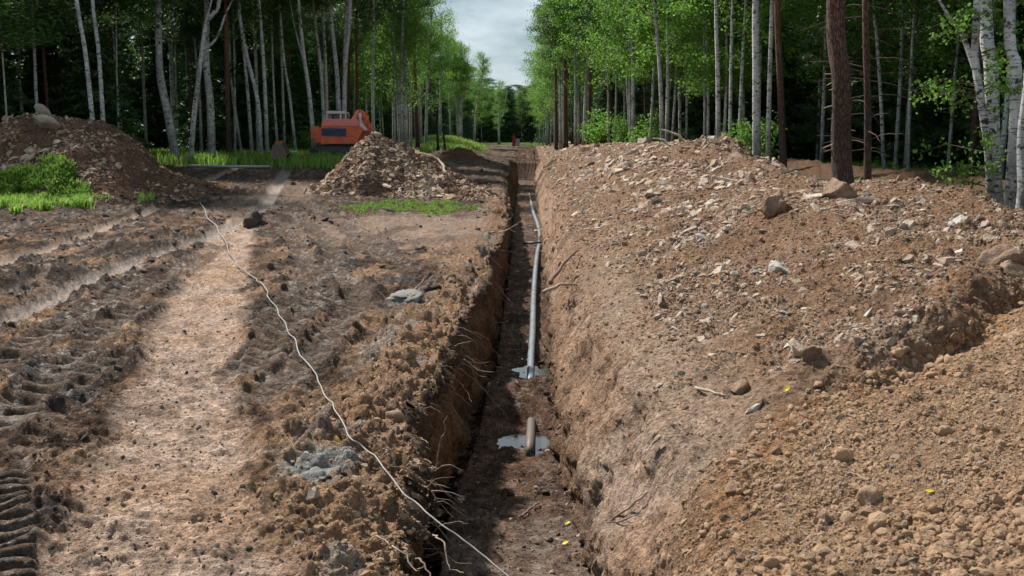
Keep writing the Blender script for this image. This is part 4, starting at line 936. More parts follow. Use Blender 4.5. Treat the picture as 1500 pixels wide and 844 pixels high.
# ------------------------------------------------------------------ trees
def leaf_cloud(P, size, aspect=.62, droop=0.0, flat=0.0):
    """small rhombic leaves at points P"""
    n = len(P); d = rng.normal(0, 1, (n, 3)); d[:, 2] -= droop; d /= np.linalg.norm(d, axis=1, keepdims=True)
    e = rng.normal(0, 1, (n, 3)); e[:, 2] *= (1 - flat); e = np.cross(d, e); e /= np.linalg.norm(e, axis=1, keepdims=True) + 1e-9
    s = size * rng.uniform(.6, 1.35, (n, 1)); a = d * s * .5; b = e * s * .5 * aspect
    V = np.concatenate([P - a, P + b, P + a, P - b], 0); k = np.arange(n); return V, np.stack([k, k + n, k + 2 * n, k + 3 * n], 1)
def crown_mesh(name, kind, seed, dens=1.0, leaf=.17, low=.3):
    global rng
    keep = rng; rng = np.random.default_rng(seed); rr = random.Random(seed); pts = []; TV, TF = [], []
    if kind == 'birch':
        for k in range(int(64)):
            h = rr.uniform(4.2, 16.3) if rr.random() < low else rr.uniform(8.8 if low < .1 else 8.0, 16.3); L_ = (2.5 * math.sin(math.pi * min(1, max(.12, (h - 2.5) / 15.2)))**.7 + .3) * rr.uniform(.5, 1.1); az = rr.uniform(0, 6.283); up = rr.uniform(.3, 1.0)
            A = np.array([0, 0, h]); dv = np.array([math.cos(az), math.sin(az), up]); dv /= np.linalg.norm(dv)
            B = A + dv * L_; Cc = B + np.array([math.cos(az) * .4, math.sin(az) * .4, -.5])
            tube_data([A, B, Cc], [.03, .014, .005], 3, False, TV, TF)
            m = int(90 * dens * (L_ / 2)); t = rng.uniform(.25, 1.25, m)[:, None]
            c = np.where(t < 1, A + (B - A) * t, B + (Cc - B) * (t - 1) * 3); pts.append(c + rng.normal(0, 1, (m, 3)) * np.array([.30, .30, .24]))
        P = np.concatenate(pts); V, F = leaf_cloud(P, leaf, .75, .5)
    elif kind == 'pine':
        for k in range(46):
            h = rr.uniform(8.5, 17); L_ = 2.1 * (1 - ((h - 12.0) / 6.5)**2 * .8) * rr.uniform(.45, 1.1); az = rr.uniform(0, 6.283)
            A = np.array([0, 0, h - .3]); B = A + np.array([math.cos(az), math.sin(az), rr.uniform(.1, .5)]) * max(L_, .3)
            tube_data([A, B], [.04, .015], 3, False, TV, TF)
            for q in range(3):
                c = A + (B - A) * rr.uniform(.55, 1.08) + np.array([rr.gauss(0, .25), rr.gauss(0, .25), .1]); m = int(70 * dens); pts.append(c + rng.normal(0, 1, (m, 3)) * np.array([.30, .30, .15]))
        P = np.concatenate(pts); V, F = leaf_cloud(P, leaf * 1.35, .16, -.3)
    elif kind == 'spruce':
        hh = 1.0
        while hh < 12.6:
            Rr = 2.3 * (1 - hh / 13.2)**.8 + .12
            for q in range(7):
                az = rr.uniform(0, 6.283); L_ = Rr * rr.uniform(.65, 1.12); A = np.array([0, 0, hh]); B = A + np.array([math.cos(az), math.sin(az), -.28]) * L_
                m = int(42 * dens * max(L_, .3)); t = rng.uniform(.12, 1.05, m)[:, None]; sd = rng.normal(0, .24, (m, 1)) * (1.1 - t * .6); pr = np.array([-math.sin(az), math.cos(az), 0])
                pts.append(A + (B - A) * t + pr * sd + rng.normal(0, .07, (m, 3)) - np.array([0, 0, .12]) * rng.random((m, 1)))
            hh += .42
        P = np.concatenate(pts); V, F = leaf_cloud(P, leaf * 1.5, .28, .6)
    elif kind == 'youngpine':
        for k in range(60):
            h = rr.uniform(1.2, 11.5); L_ = 2.6 * (1 - h / 15) * rr.uniform(.4, 1.1); az = rr.uniform(0, 6.283); A = np.array([0, 0, h]); B = A + np.array([math.cos(az), math.sin(az), rr.uniform(-.1, .35)]) * L_
            tube_data([A, B], [.022, .008], 3, False, TV, TF)
            for q in range(4):
                c = A + (B - A) * rr.uniform(.4, 1.05) + np.array([rr.gauss(0, .16), rr.gauss(0, .16), .04]); m = int(36 * dens); pts.append(c + rng.normal(0, 1, (m, 3)) * np.array([.20, .20, .10]))
        P = np.concatenate(pts); V, F = leaf_cloud(P, leaf * 1.3, .15, -.2)
    elif kind == 'shrub':
        for k in range(40):
            az = rr.uniform(0, 6.283); L_ = rr.uniform(.3, 1.5); el = rr.uniform(.3, 1.4); c = np.array([math.cos(az) * math.cos(el), math.sin(az) * math.cos(el), math.sin(el) * 1.2]) * L_
            tube_data([np.zeros(3), c], [.015, .005], 3, False, TV, TF); m = int(45 * dens); pts.append(c + rng.normal(0, .2, (m, 3)))
        P = np.concatenate(pts); P[:, 2] = np.maximum(P[:, 2], .05); V, F = leaf_cloud(P, leaf, .7, .2)
    nl = len(F); V = list(map(tuple, V)); o_ = len(V)
    if TV:
        V = V + [tuple(v) for v in TV]; F = np.concatenate([F, np.array([[a + o_ for a in f] for f in TF], np.int32)], 0)
    mats = {'birch': [M_LB, M_TWIG], 'pine': [M_LP, M_TWIG], 'spruce': [M_LS, M_TWIG], 'youngpine': [M_LP, M_TWIG], 'shrub': [M_LB, M_TWIG]}[kind]
    me = mesh_np(name, V, F, mats, False, np.concatenate([np.zeros(nl), np.ones(len(F) - nl)])); rng = keep; return me
CR = {'birch': [crown_mesh('birch_crown', 'birch', 10 + i, 1.7, .14) for i in range(3)], 'birchfine': [crown_mesh('birch_crown', 'birch', 20 + i, 2.6, .10) for i in range(2)],
      'pine': [crown_mesh('pine_crown', 'pine', 30 + i, 1.0, .24) for i in range(3)], 'spruce': [crown_mesh('spruce_crown', 'spruce', 40 + i, 1.0, .24) for i in range(3)],
      'youngpine': [crown_mesh('pine_crown', 'youngpine', 50 + i, 1.0, .20) for i in range(2)], 'shrub': [crown_mesh('shrub_leaves', 'shrub', 60 + i, 1.0, .13) for i in range(2)]}
def deepcopy_mats(me, mat):
    m2_ = me.copy(); m2_.materials[0] = mat; return m2_
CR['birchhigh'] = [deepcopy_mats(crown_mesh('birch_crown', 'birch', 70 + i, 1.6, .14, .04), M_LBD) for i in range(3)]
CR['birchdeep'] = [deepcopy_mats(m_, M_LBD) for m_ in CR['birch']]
def trunk_mesh(path, r0, H, mat, sides, forks=(), rough=0.0, seed=0):
    """path: local points; radius tapers with height"""
    rr = random.Random(seed); pts = smooth_poly([tuple(p) for p in path], 5 if sides > 7 else 3); rad = [r0 * (1 - .85 * min(1, max(0, p[2]) / H)**1.1) + (.35 * r0 * math.exp(-max(0, p[2]) / .35)) for p in pts]
    V, F = tube_data(pts, rad, sides)
    for fk, fr_ in forks:
        fp = smooth_poly([tuple(p) for p in fk], 4); tube_data(fp, [fr_ * (1 - .7 * i / (len(fp) - 1)) for i in range(len(fp))], max(5, sides - 2), True, V, F)
    if rough:
        for i, v in enumerate(V): a = Vector(v); k = rough * r0 * (rr.random() - .5); V[i] = a + Vector((k, k * (rr.random() - .5) * 2, 0))
    me = bpy.data.meshes.new('trunk'); me.from_pydata([tuple(v) for v in V], [], [tuple(dict.fromkeys(f)) for f in F]); me.materials.append(mat)
    me.polygons.foreach_set('use_smooth', [True] * len(me.polygons)); return me
SILX = [575, 605, 618, 640, 660, 690, 715, 735, 760, 790]; SILY = [-160, -40, 5, 30, 50, 75, 112, 122, 124, 118]
NAMES = {'b': 'birch_tree', 'p': 'pine_tree', 's': 'spruce_tree'}
CATS = {'b': 'birch', 'p': 'pine', 's': 'spruce'}
def tree_px(kind, path, wpx, Y, label, crown=None, forks=(), H=17.0, group=None, cs=1.0, rough=0.0, sides=8, up=None):
    """a tree measured on the photo: path of pixels from base upwards, at distance Y"""
    W3 = [at(a, b, Y) for a, b in path]; gz = hz(W3[0].x, Y) - .1
    W3[0] = Vector((W3[0].x, Y, gz)) if W3[0].z > gz else W3[0]
    base_ = W3[0].copy(); loc = [p - base_ for p in W3]; loc = [loc[0]] + [p for p in loc[1:] if p.z > .3]
    if Y > 70 and path[0][0] < 760:
        cs *= .72; H = max(loc[-1].z + 2.2, min(H, (203 - float(np.interp(path[0][0], SILX, SILY))) / 1458 * Y + 1.0)) if kind == 'b' else H
    d = (loc[-1] - loc[-2]).normalized(); d = d.lerp(Vector((0, 0, 1)), .5).normalized()
    top = loc[-1] + d * max(1.0, (H - loc[-1].z)); mid_ = loc[-1].lerp(top, .5); full = loc + [mid_, top]
    for i, p in enumerate(full): p.y += .12 * math.sin(i * 2.1 + path[0][0]) if i else 0
    t = empty(NAMES[kind], base_); tag(t, label, CATS[kind], group)
    mat = M_BIRCH if kind == 'b' else M_PINE
    fk = []
    for pth, wf in forks:
        f3 = [at(a, b, Y) - base_ for a, b in pth]; f3.append(f3[-1] + (f3[-1] - f3[-2]).normalized() * 3.0); 
        for i, p in enumerate(f3): p.y += .15 * i
        fk.append((f3, wf / FPX * Y / 2))
    obj('trunk', trunk_mesh(full, wpx / FPX * Y / 2 * .98, H * 1.25, mat, sides, fk, rough, int(path[0][0])), t)
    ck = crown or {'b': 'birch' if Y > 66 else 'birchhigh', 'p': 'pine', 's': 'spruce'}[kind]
    if ck != 'none':
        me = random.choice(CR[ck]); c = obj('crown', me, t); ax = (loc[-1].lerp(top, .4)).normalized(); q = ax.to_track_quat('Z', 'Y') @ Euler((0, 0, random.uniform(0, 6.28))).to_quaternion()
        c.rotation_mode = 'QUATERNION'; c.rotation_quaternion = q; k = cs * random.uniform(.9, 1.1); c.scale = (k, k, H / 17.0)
    return t
B, Pn = 'b', 'p'
tree_px(B, [(140, 200), (128, 90), (113, 0)], 8, 42.5, 'left one of two slender white birches rising behind the left heap')
tree_px(B, [(152, 200), (146, 90), (137, 0)], 7.5, 43, 'right one of two slender white birches rising behind the left heap')
tree_px(B, [(258, 214), (246, 170), (236, 110), (232, 50), (231, 0)], 13, 52, 'thick rough-barked birch leaning left at the meadow edge, left of the forked birch')
tree_px(B, [(277, 219), (285, 160), (293, 108), (297, 60), (302, 34), (314, 20), (321, 0)], 8, 50, 'white leaning birch with an open forked crown at the left meadow edge', forks=[([(297, 74), (309, 64), (318, 48), (326, 20), (334, 0)], 5), ([(300, 40), (303, 22), (307, 0)], 4)])
tree_px(B, [(309, 216), (309, 160), (303, 90), (302, 0)], 12, 53, 'thick double-looking rough birch close behind the leaning forked birch')
tree_px(B, [(256, 190), (251, 100), (247, 0)], 8, 62, 'dim grey birch just behind the thick left-leaning birch')
tree_px(B, [(295, 212), (291, 140), (286, 60), (285, 0)], 4.5, 58, 'thin white birch stem between the forked birch and the thick double birch')
tree_px(Pn, [(335, 214), (333, 100), (331, 0)], 8, 53, 'dark reddish pine trunk right of the thick double birch')
tree_px(B, [(354, 206), (343, 145), (337, 100), (334, 0)], 4.5, 58, 'thin birch leaning left just right of the reddish pine', 'birchdeep')
tree_px(B, [(369, 206), (362, 130), (352, 30), (350, 0)], 5.5, 56, 'slim white birch, left of the three close birches before the spoil bucket')
tree_px(B, [(382, 209), (377, 150), (362, 85), (352, 25), (349, 0)], 7, 54, 'bowed white birch in the middle of the close trio left of the bucket')
tree_px(B, [(391, 209), (388, 120), (383, 40), (378, 0)], 6.5, 55, 'straight white birch, right one of the close trio left of the bucket')
tree_px(B, [(374, 90), (374, 60), (373, 30)][::1] if False else [(377, 206), (375, 110), (373, 30), (372, 0)], 5, 60, 'birch stem standing just behind the close trio left of the bucket')
tree_px(B, [(434, 210), (424, 140), (417, 90), (409, 5)], 4.5, 58, 'thin birch leaning left above the spoil bucket')
tree_px(B, [(416, 200), (414, 120), (411, 40)], 4.5, 64, 'thin dim birch just left of the thin leaning one above the bucket')
tree_px(B, [(461, 192), (454, 140), (446, 90), (440, 40), (438, 0)], 7, 57, 'white birch leaning left at the left end of the excavator', forks=[([(445, 88), (436, 60), (428, 30), (422, 0)], 3.2)])
tree_px(B, [(475, 180), (471, 110), (463, 50), (459, 0)], 6, 60, 'slim birch rising behind the cab, left one of a pair', forks=[([(463, 18), (469, 8), (472, 0)], 3)])
tree_px(B, [(479, 180), (477, 90), (474, 40), (471, 0)], 6, 61, 'slim birch rising behind the cab, right one of a pair')
tree_px(B, [(497, 180), (494, 120), (489, 60), (482, 0)], 8, 60, 'sturdy white birch rising behind the excavator cab roof', forks=[])
tree_px(B, [(502, 180), (505, 100), (511, 45), (513, 0)], 8, 59, 'white birch forking in two above the excavator hood', forks=[([(505, 100), (505, 55), (507, 0)], 6)])
tree_px(B, [(547, 200), (546, 100), (548, 0)], 5, 66, 'lone straight white birch just right of the excavator arm')
tree_px(Pn, [(522, 200), (522, 100), (522, 0)], 6, 68, 'reddish pine trunk behind the folded excavator arm')
tree_px(Pn, [(508, 200), (511, 100), (513, 0)], 5, 74, 'thin red pine behind the excavator hood')
tree_px(B, [(577, 206), (575, 60), (571, 0)], 5, 74, 'leftmost white birch of the dense clump right of the pointed heap top')
tree_px(B, [(586, 206), (583, 130), (577, 60), (573, 0)], 5.5, 72, 'leaning white birch, second in the dense clump above the pointed heap')
tree_px(B, [(588, 206), (588, 110), (591, 0)], 6, 71, 'bright straight birch in the middle of the dense clump')
tree_px(B, [(595, 207), (593, 100), (593, 0)], 7, 73, 'brightest thick birch of the dense clump above the pointed heap')
tree_px(B, [(602, 208), (600, 130), (594, 80), (594, 0)], 5, 75, 'rightmost birch of the dense clump above the pointed heap')
tree_px(Pn, [(612, 208), (608, 100), (608, 0)], 6.5, 76, 'tall orange-red pine at the right end of the dense birch clump')
tree_px(B, [(624, 210), (626, 130), (631, 50), (632, 30)], 5, 86, 'white birch right of the orange-red pine, leaf crown against the sky', H=15.5, cs=1.1)
tree_px(B, [(616, 208), (615, 150), (614, 120)], 6, 90, 'grey birch trunk between the orange-red pine and the sky-edge birch', H=15)
tree_px(B, [(645, 206), (645, 150), (646, 110)], 4.5, 98, 'short-looking white birch trunk left of the distant birch trio', H=15)
tree_px(B, [(660, 205), (658, 140), (657, 100)], 3, 112, 'thin white birch between two darker trunks near the grassy mound', H=14)
tree_px(B, [(671, 205), (667, 130), (664, 100)], 3.2, 116, 'left stem of the distant birch trio above the grassy mound', H=15)
tree_px(B, [(674, 205), (671, 140), (668, 115)], 3, 117, 'middle stem of the distant birch trio above the grassy mound', H=15)
tree_px(B, [(676, 205), (676, 150), (676, 100)], 3.5, 118, 'right forked stem of the distant birch trio above the grassy mound', forks=[([(677, 150), (682, 125), (684, 100)], 2)], H=15)
tree_px(B, [(694, 205), (698, 160), (706, 115)], 3.5, 130, 'birch leaning right above the right end of the grassy mound', H=15)
tree_px(B, [(731, 213), (731, 180), (731, 150)], 3.5, 185, 'far light-stemmed forked birch standing alone left of the red post', forks=[([(731, 180), (738, 165), (740, 150)], 2)], H=15)
# right side
tree_px(Pn, [(815, 213), (814, 100), (813, 0)], 5, 96, 'reddish pine at the left edge of the right wood')
tree_px(B, [(821, 213), (820, 100), (819, 0)], 4, 94, 'first white birch right of the reddish edge pine')
tree_px(B, [(826, 213), (823, 100), (822, 0)], 3.5, 98, 'second thin birch right of the reddish edge pine')
tree_px(Pn, [(829, 213), (828, 120), (827, 0)], 7, 90, 'dark pine with a curving red side stem near the edge of the right wood', forks=[([(830, 125), (834, 85), (832, 60), (836, 30)], 5)])
tree_px(B, [(843, 213), (843, 100), (842, 30)], 4.5, 88, 'white birch just right of the dark pine with the side stem')
tree_px(B, [(848, 213), (847, 100), (847, 20)], 3.5, 93, 'thin dim birch between two brighter ones in the right wood')
tree_px(B, [(855, 213), (858, 130), (861, 70)], 5, 85, 'bright birch leaning slightly right beside a brown pine')
tree_px(Pn, [(863, 213), (864, 120), (864, 40)], 6, 84, 'brown pine touching the slightly right-leaning birch')
tree_px(Pn, [(895, 215), (893, 130), (889, 60)], 5, 76, 'orange-brown pine behind bright hanging birch leaves')
tree_px(B, [(892, 215), (891, 150), (890, 100)], 3.5, 74, 'thin white stem touching the orange-brown pine')
tree_px(B, [(924, 213), (919, 130), (914, 0)], 3.5, 66, 'thin spotted birch left of a brighter straight birch')
tree_px(B, [(928, 214), (927, 100), (922, 0)], 5.5, 62, 'straight birch amid bright green leaves in the right wood', 'birchfine')
tree_px(Pn, [(946, 214), (944, 100), (943, 0)], 3.5, 64, 'thin dark pine pole between two white birches')
tree_px(B, [(971, 216), (967, 120), (963, 50), (958, 0)], 6.5, 52, 'white birch above the broken branches, left of a near-parallel pair', 'birchfine')
tree_px(B, [(977, 216), (978, 90), (978, 0)], 6, 54, 'white birch above the broken branches, right of a near-parallel pair', 'birchfine')
tree_px(B, [(1006, 212), (1006, 160), (1005, 60)], 4, 60, 'thin pale stem below bright leaves left of the bank peak', 'birchfine')
tree_px(B, [(1038, 213), (1037, 120), (1033, 0)], 4.5, 50, 'thin spotted birch just above the bank peak', 'birchfine')
tree_px(B, [(1053, 220), (1051, 110), (1050, 0)], 7.5, 42, 'clean white birch straight behind the peak of the bank')
tree_px(B, [(1070, 222), (1070, 110), (1073, 0)], 5.5, 44, 'thinner white birch just right of the one behind the bank peak')
tree_px(B, [(1109, 240), (1107, 120), (1108, 0)], 13, 38, 'thick black-flecked white birch between the bank peak and the orange pine', sides=12)
tree_px(B, [(1125, 240), (1128, 120), (1130, 0)], 7.5, 40, 'slimmer speckled birch between the thick birch and the orange pine')
tree_px(Pn, [(1149, 242), (1144, 120), (1138, 0)], 11, 37, 'pine with orange upper trunk right of the speckled birch', sides=10)
tree_px(B, [(1196, 241), (1199, 150), (1203, 60)], 4, 52, 'thin far birch just left of the thick dark pine', 'birchdeep')
tb_ = tree_px(Pn, [(1238, 300), (1234, 220), (1230, 120), (1224, 0)], 29, 20.5, 'thick dark-brown pine trunk standing behind the right bank', sides=20, rough=.10, H=18)
th_ = tree_px(Pn, [(1271, 290), (1269, 150), (1267, 0)], 11, 21.5, 'slender dark pine with bare side twigs right of the thick pine', sides=12, rough=.08, H=15)
tree_px(B, [(1296, 246), (1290, 160), (1284, 60), (1282, 0)], 6, 40, 'curved grey birch inside the wood right of the slender pine', 'birchdeep')
tree_px(B, [(1311, 246), (1318, 130), (1325, 5)], 6.5, 42, 'birch leaning right inside the dark wood right of the curved one', 'birchdeep')
NB = [('birchfine'), ('birchfine')]
tree_px(B, [(1453, 322), (1447, 240), (1436, 155), (1432, 80), (1429, 0)], 12.5, 18.5, 'slim forked birch at the right, left of the thick grey one', forks=[([(1434, 118), (1426, 80), (1416, 40), (1398, 8)], 9)], sides=14, H=14, crown='none')
tree_px(B, [(1464, 322), (1458, 220), (1448, 100), (1443, 0)], 22, 20, 'thick shadowed grey birch behind the slim forked one at the right', sides=14)
tree_px(B, [(1478, 322), (1484, 200), (1485, 100), (1483, 0)], 18, 18, 'bright white birch with dark scars near the right frame edge', sides=14)
tree_px(B, [(1486, 338), (1494, 290), (1503, 200), (1512, 60)], 17, 16.5, 'pale birch cut by the right frame edge', sides=14)

# stubs and dry twigs on the two near pines
def twigs(root, px0, n, y0, y1, Y, lo, hi, r, nm, seed):
    rr = random.Random(seed)
    for k in range(n):
        yy = rr.uniform(y0, y1); P = at(px0 + (yy - 150) * .04, yy, Y) - root.location; az = rr.uniform(0, 6.283); az = az if nm == 'twig' else rr.choice([3.0, 3.4, 2.7, .2, 3.9]); ln = rr.uniform(lo, hi)
        dv = Vector((math.cos(az), math.sin(az) , rr.uniform(-.25, .25)))
        pts = meander([P, P + dv * ln * .5, P + dv * ln + Vector((0, 0, -.1 * ln))], 4, .01 * ln, k); obj(nm, tube_mesh(nm, pts, [r * (1.2 - .8 * i / 8) for i in range(len(pts))], M_WOOD if nm == 'branch_stub' and k % 2 else M_TWIG, 5), root)
twigs(tb_, 1228, 13, 5, 260, 20.5, .22, .36, .018, 'branch_stub', 1)
twigs(th_, 1268, 26, 0, 230, 21.5, .4, 1.5, .010, 'twig', 2)

# leafy sprays on the slim forked birch at the right
rr = random.Random(8); pts = []; TV, TF = [], []
tr_ = [o for o in C.objects if o.get('label', '').startswith('slim forked birch')][0]
for k in range(34):
    yy = rr.uniform(20, 300); A = at(1433 + (yy - 100) * .09 + rr.gauss(0, 2), yy, 18.5) - tr_.location; az = rr.choice([3.1, 3.5, 2.7, 4.0, 4.6, .3, 5.5]) + rr.gauss(0, .3); ln = rr.uniform(.5, 1.35)
    B1 = A + Vector((math.cos(az), math.sin(az) * .8, .22)) * ln * .6; C1 = B1 + Vector((math.cos(az), math.sin(az) * .8, -.35)) * ln * .45
    tube_data([A, B1, C1], [.012, .007, .003], 4, False, TV, TF); m = 42; t = rng.uniform(.25, 1, m)[:, None]
    a_, b_, c_ = map(np.array, (A, B1, C1)); pts.append(np.where(t < .6, a_ + (b_ - a_) * t / .6, b_ + (c_ - b_) * (t - .6) / .4) + rng.normal(0, .085, (m, 3)))
V, F = leaf_cloud(np.concatenate(pts), .075, .8, .4, .3); o_ = len(V); V = list(map(tuple, V)) + [tuple(v) for v in TV]; nl = len(F); F = np.concatenate([F, np.array([[a + o_ for a in f] for f in TF], np.int32)])
obj('foliage', mesh_np('foliage', V, F, [M_LB, M_TWIG], False, np.concatenate([np.zeros(nl), np.ones(len(F) - nl)])), tr_)

# fill of the two woods: every tree a thing of its own
TRB = [trunk_mesh([(0, 0, 0), (.1, .05, 5), (-.1, .1, 10), (.05, 0, 16)], .13, 21, M_BIRCH, 7), trunk_mesh([(0, 0, 0), (-.25, 0, 5), (-.3, .1, 10), (-.1, 0, 16)], .12, 21, M_BIRCH, 7), trunk_mesh([(0, 0, 0), (.1, .2, 4), (.4, .2, 9), (.9, 0, 16)], .11, 21, M_BIRCH, 7)]
TRP = [trunk_mesh([(0, 0, 0), (.03, .05, 6), (-.05, 0, 17)], .16, 21, M_PINE, 7), trunk_mesh([(0, 0, 0), (-.08, .05, 6), (.05, 0, 17)], .14, 21, M_PINE, 7)]
TRS = [trunk_mesh([(0, 0, 0), (0, 0, 6), (0, 0, 12.8)], .12, 14, M_TWIG, 6)]
placed = []
LBL = {('b', 0): 'pale birch among the dark trunks of the left wood', ('p', 0): 'dark pine among the trunks of the left wood', ('s', 0): 'dark dense conifer filling the left wood',
       ('b', 1): 'pale birch among the trunks of the right wood', ('p', 1): 'dark pine among the trunks of the right wood', ('s', 1): 'dark dense conifer filling the right wood',
       ('b', 2): 'distant birch closing the end of the clearing', ('p', 2): 'distant pine closing the end of the clearing', ('s', 2): 'distant conifer closing the end of the clearing'}
GRP = ['trees of the left wood', 'trees of the right wood', 'trees closing the end of the clearing']
KW = {'b': 'pale birch', 'p': 'dark-barked pine', 's': 'dense dark conifer'}
def zone(x, y, side, kind, adj):
    px = float(topx(np.array(x), np.array(y), np.array(1.0))[0]); dp_ = abs(x - float(left_edge(y) if side == 0 else right_edge(y)))
    row = 'at the front' if dp_ < 6 else ('midway' if dp_ < 12 else 'deep')
    if side == 0: w_ = 'behind the wide left heap' if px < 200 else ('beyond the forked birch' if px < 340 else ('beyond the rusty bucket' if px < 455 else ('behind the excavator' if px < 560 else ('beyond the dense birch clump' if px < 640 else 'beyond the grassy mound'))))
    elif side == 1: w_ = 'by the clearing' if px < 850 else ('behind the brown pine' if px < 920 else ('beyond the two near-parallel birches' if px < 1030 else ('beyond the thick speckled birch' if px < 1200 else ('beyond the slender dark pine' if px < 1400 else 'behind the right-edge birches'))))
    else: w_ = 'left of the red post' if px < 752 else 'right of the red post'
    if y > 150 and side < 2: w_ = 'far off'
    return '%s %s %s in the %s wood, %s' % (adj, KW[kind], row, ('left', 'right', 'far')[side], w_) if side < 2 else '%s %s closing the far end of the clearing, %s' % (adj, KW[kind], w_)
def fill(kind, x, y, side, H, ck=None, cs=1.0):
    if side != 1:
        pe = 775 + (x + 1.6 * cs) / y * 1458; lim = (203 - float(np.interp(pe, SILX, SILY))) / 1458 * y + 1.0; H = min(H, max(6.0, lim * random.uniform(.88, 1.03)))
    z = hz(x, y) - .1; t = empty(NAMES[kind], (x, y, z)); ts = random.uniform(.6, 1.05); tag(t, zone(x, y, side, kind, ('tall' if H > 9.5 else 'short') if kind == 's' else ('slender' if ts < .82 else 'stouter')), CATS[kind], GRP[side]); t.rotation_euler = (0, 0, random.uniform(0, 6.28))
    k = H / 17.0 if kind != 's' else H / 12.8
    tr = obj('trunk', random.choice({'b': TRB, 'p': TRP, 's': TRS}[kind]), t); tr.scale = (k * ts,) * 2 + (k,)
    c = obj('crown', random.choice(CR[ck or {'b': 'birch', 'p': 'pine', 's': 'spruce'}[kind]]), t); c.scale = (cs, cs, k); c.rotation_euler = (0, 0, random.uniform(0, 6.28)); return t
def left_edge(y): return np.interp(y, [38, 45, 52, 60, 75, 100, 130, 200, 300], [-22, -19, -15.5, -13, -12.2, -13.2, -13.4, -12.6, -12])
def right_edge(y): return np.interp(y, [16, 20, 26, 34, 45, 60, 80, 100, 130, 150, 200, 300], [13.5, 13.5, 13, 12, 8.5, 6.8, 5.2, 4.2, 2.6, 2.2, 3.0, 4])
rt = random.Random(33); cnt = 0
for i in range(230):
    u = rt.random(); y = 40 + 115 * u**1.25; dpt = rt.random()**.9 * 17 + .8; x = float(left_edge(y)) - dpt
    kind = rt.choices('bps', (.42, .30, .28) if dpt < 5 else (.22, .33, .45))[0]
    if kind == 's' and dpt < 3.2: dpt += 3.5; x -= 3.5
    if any((x - a)**2 + (y - b)**2 < 1.3 for a, b in placed): continue
    placed.append((x, y)); fill(kind, x, y, 0, {'b': 15.5, 'p': 17, 's': rt.uniform(7, 13)}[kind] * rt.uniform(.9, 1.06), 'birchhigh' if kind == 'b' and y < 75 else None, 1.1)
for i in range(250):
    u = rt.random(); y = 17 + 125 * u**1.3; dpt = rt.random()**.9 * 18 + .8; x = float(right_edge(y)) + dpt
    kind = rt.choices('bps', (.45, .30, .25) if dpt < 5 else (.22, .36, .42))[0]
    if kind == 's' and dpt < 3.0: dpt += 3.5; x += 3.5
    if y < 32 and dpt < 3 : continue
    if any((x - a)**2 + (y - b)**2 < 1.3 for a, b in placed): continue
    placed.append((x, y)); fill(kind, x, y, 1, {'b': 15.5, 'p': 17, 's': rt.uniform(6, 12)}[kind] * rt.uniform(.9, 1.06), ('youngpine' if kind == 'p' and rt.random() < .5 else None), 1.15)
for i in range(110):
    y = rt.uniform(150, 300); sd = rt.random() < .5; dpt = rt.random() * 14; x = float(left_edge(y)) - dpt if sd else float(right_edge(y)) + dpt
    kind = rt.choices('bps', (.4, .35, .25))[0]; fill(kind, x, y, 0 if sd else 1, rt.uniform(13.5, 17), None, 1.3)
for i in range(60):
    y = rt.uniform(285, 320); x = rt.uniform(-22, 16); kind = rt.choices('bps', (.15, .3, .55))[0]; t = fill(kind, x, y, 2, rt.uniform(14, 19) , None, 1.5)
CR['birchlow'] = [crown_mesh('birch_crown', 'birch', 90 + i, 3.0, .14, 1.0) for i in range(2)]
for (px_, Y_, H_, lb) in [(890, 62, 16, 'bushy bright birch left of the straight birch at the right wood edge'), (915, 56, 15, 'bushy bright birch just left of the straight birch amid leaves'), (945, 54, 15, 'bushy bright birch behind the thin dark pine pole'), (992, 49, 14, 'bushy bright birch right of the near-parallel pair'), (1018, 47, 13, 'bushy bright birch left of the bank peak birches'), (870, 70, 16, 'bushy bright birch over the brown pine pole'), (965, 62, 16, 'tall bushy bright birch behind the near-parallel pair')]:
    x_ = at(px_, 212, Y_).x + 1.6; t = fill('b', x_, Y_ + 1.5, 1, H_, 'birchlow', 1.0); t['label'] = lb; del t['group']
# bright birches overhanging at the right edge of the clearing
for (px_, Y_, H_, cs_2) in [(800, 150, 16, 1.35), (795, 165, 13, 1.2), (806, 140, 17, 1.4), (812, 128, 17, 1.3), (790, 190, 11, 1.2)]:
    x_ = at(px_, 212, Y_).x; t = fill('b', x_, Y_, 1, H_, 'birch', cs_2)
    t['label'] = 'bright green birch at the sky edge of the right wood'; t['group'] = 'bright birches at the sky edge of the right wood'
s_ctr = 0
for k in range(26):
    side = k % 2; y = rt.uniform(42, 75) if not side else rt.uniform(34, 80); x = (float(left_edge(y)) - rt.uniform(0, 4)) if not side else float(right_edge(y)) + rt.uniform(0, 5)
    if not side and (775 + x / y * 1458 < 330 or s_ctr > 6): continue
    s_ctr += not side
    if side and 775 + x / y * 1458 > 1120: continue
    o = obj('shrub', random.choice(CR['shrub'])); o.location = (x, y, hz(x, y) - .05); s_ = rt.uniform(.7, 1.5); o.scale = (s_, s_, s_); o.rotation_euler = (0, 0, rt.uniform(0, 6))
    tag(o, 'low leafy shrub at the foot of the left wood' if not side else 'low leafy shrub at the foot of the right wood', 'shrub', 'shrubs at the foot of the left wood' if not side else 'shrubs at the foot of the right wood')

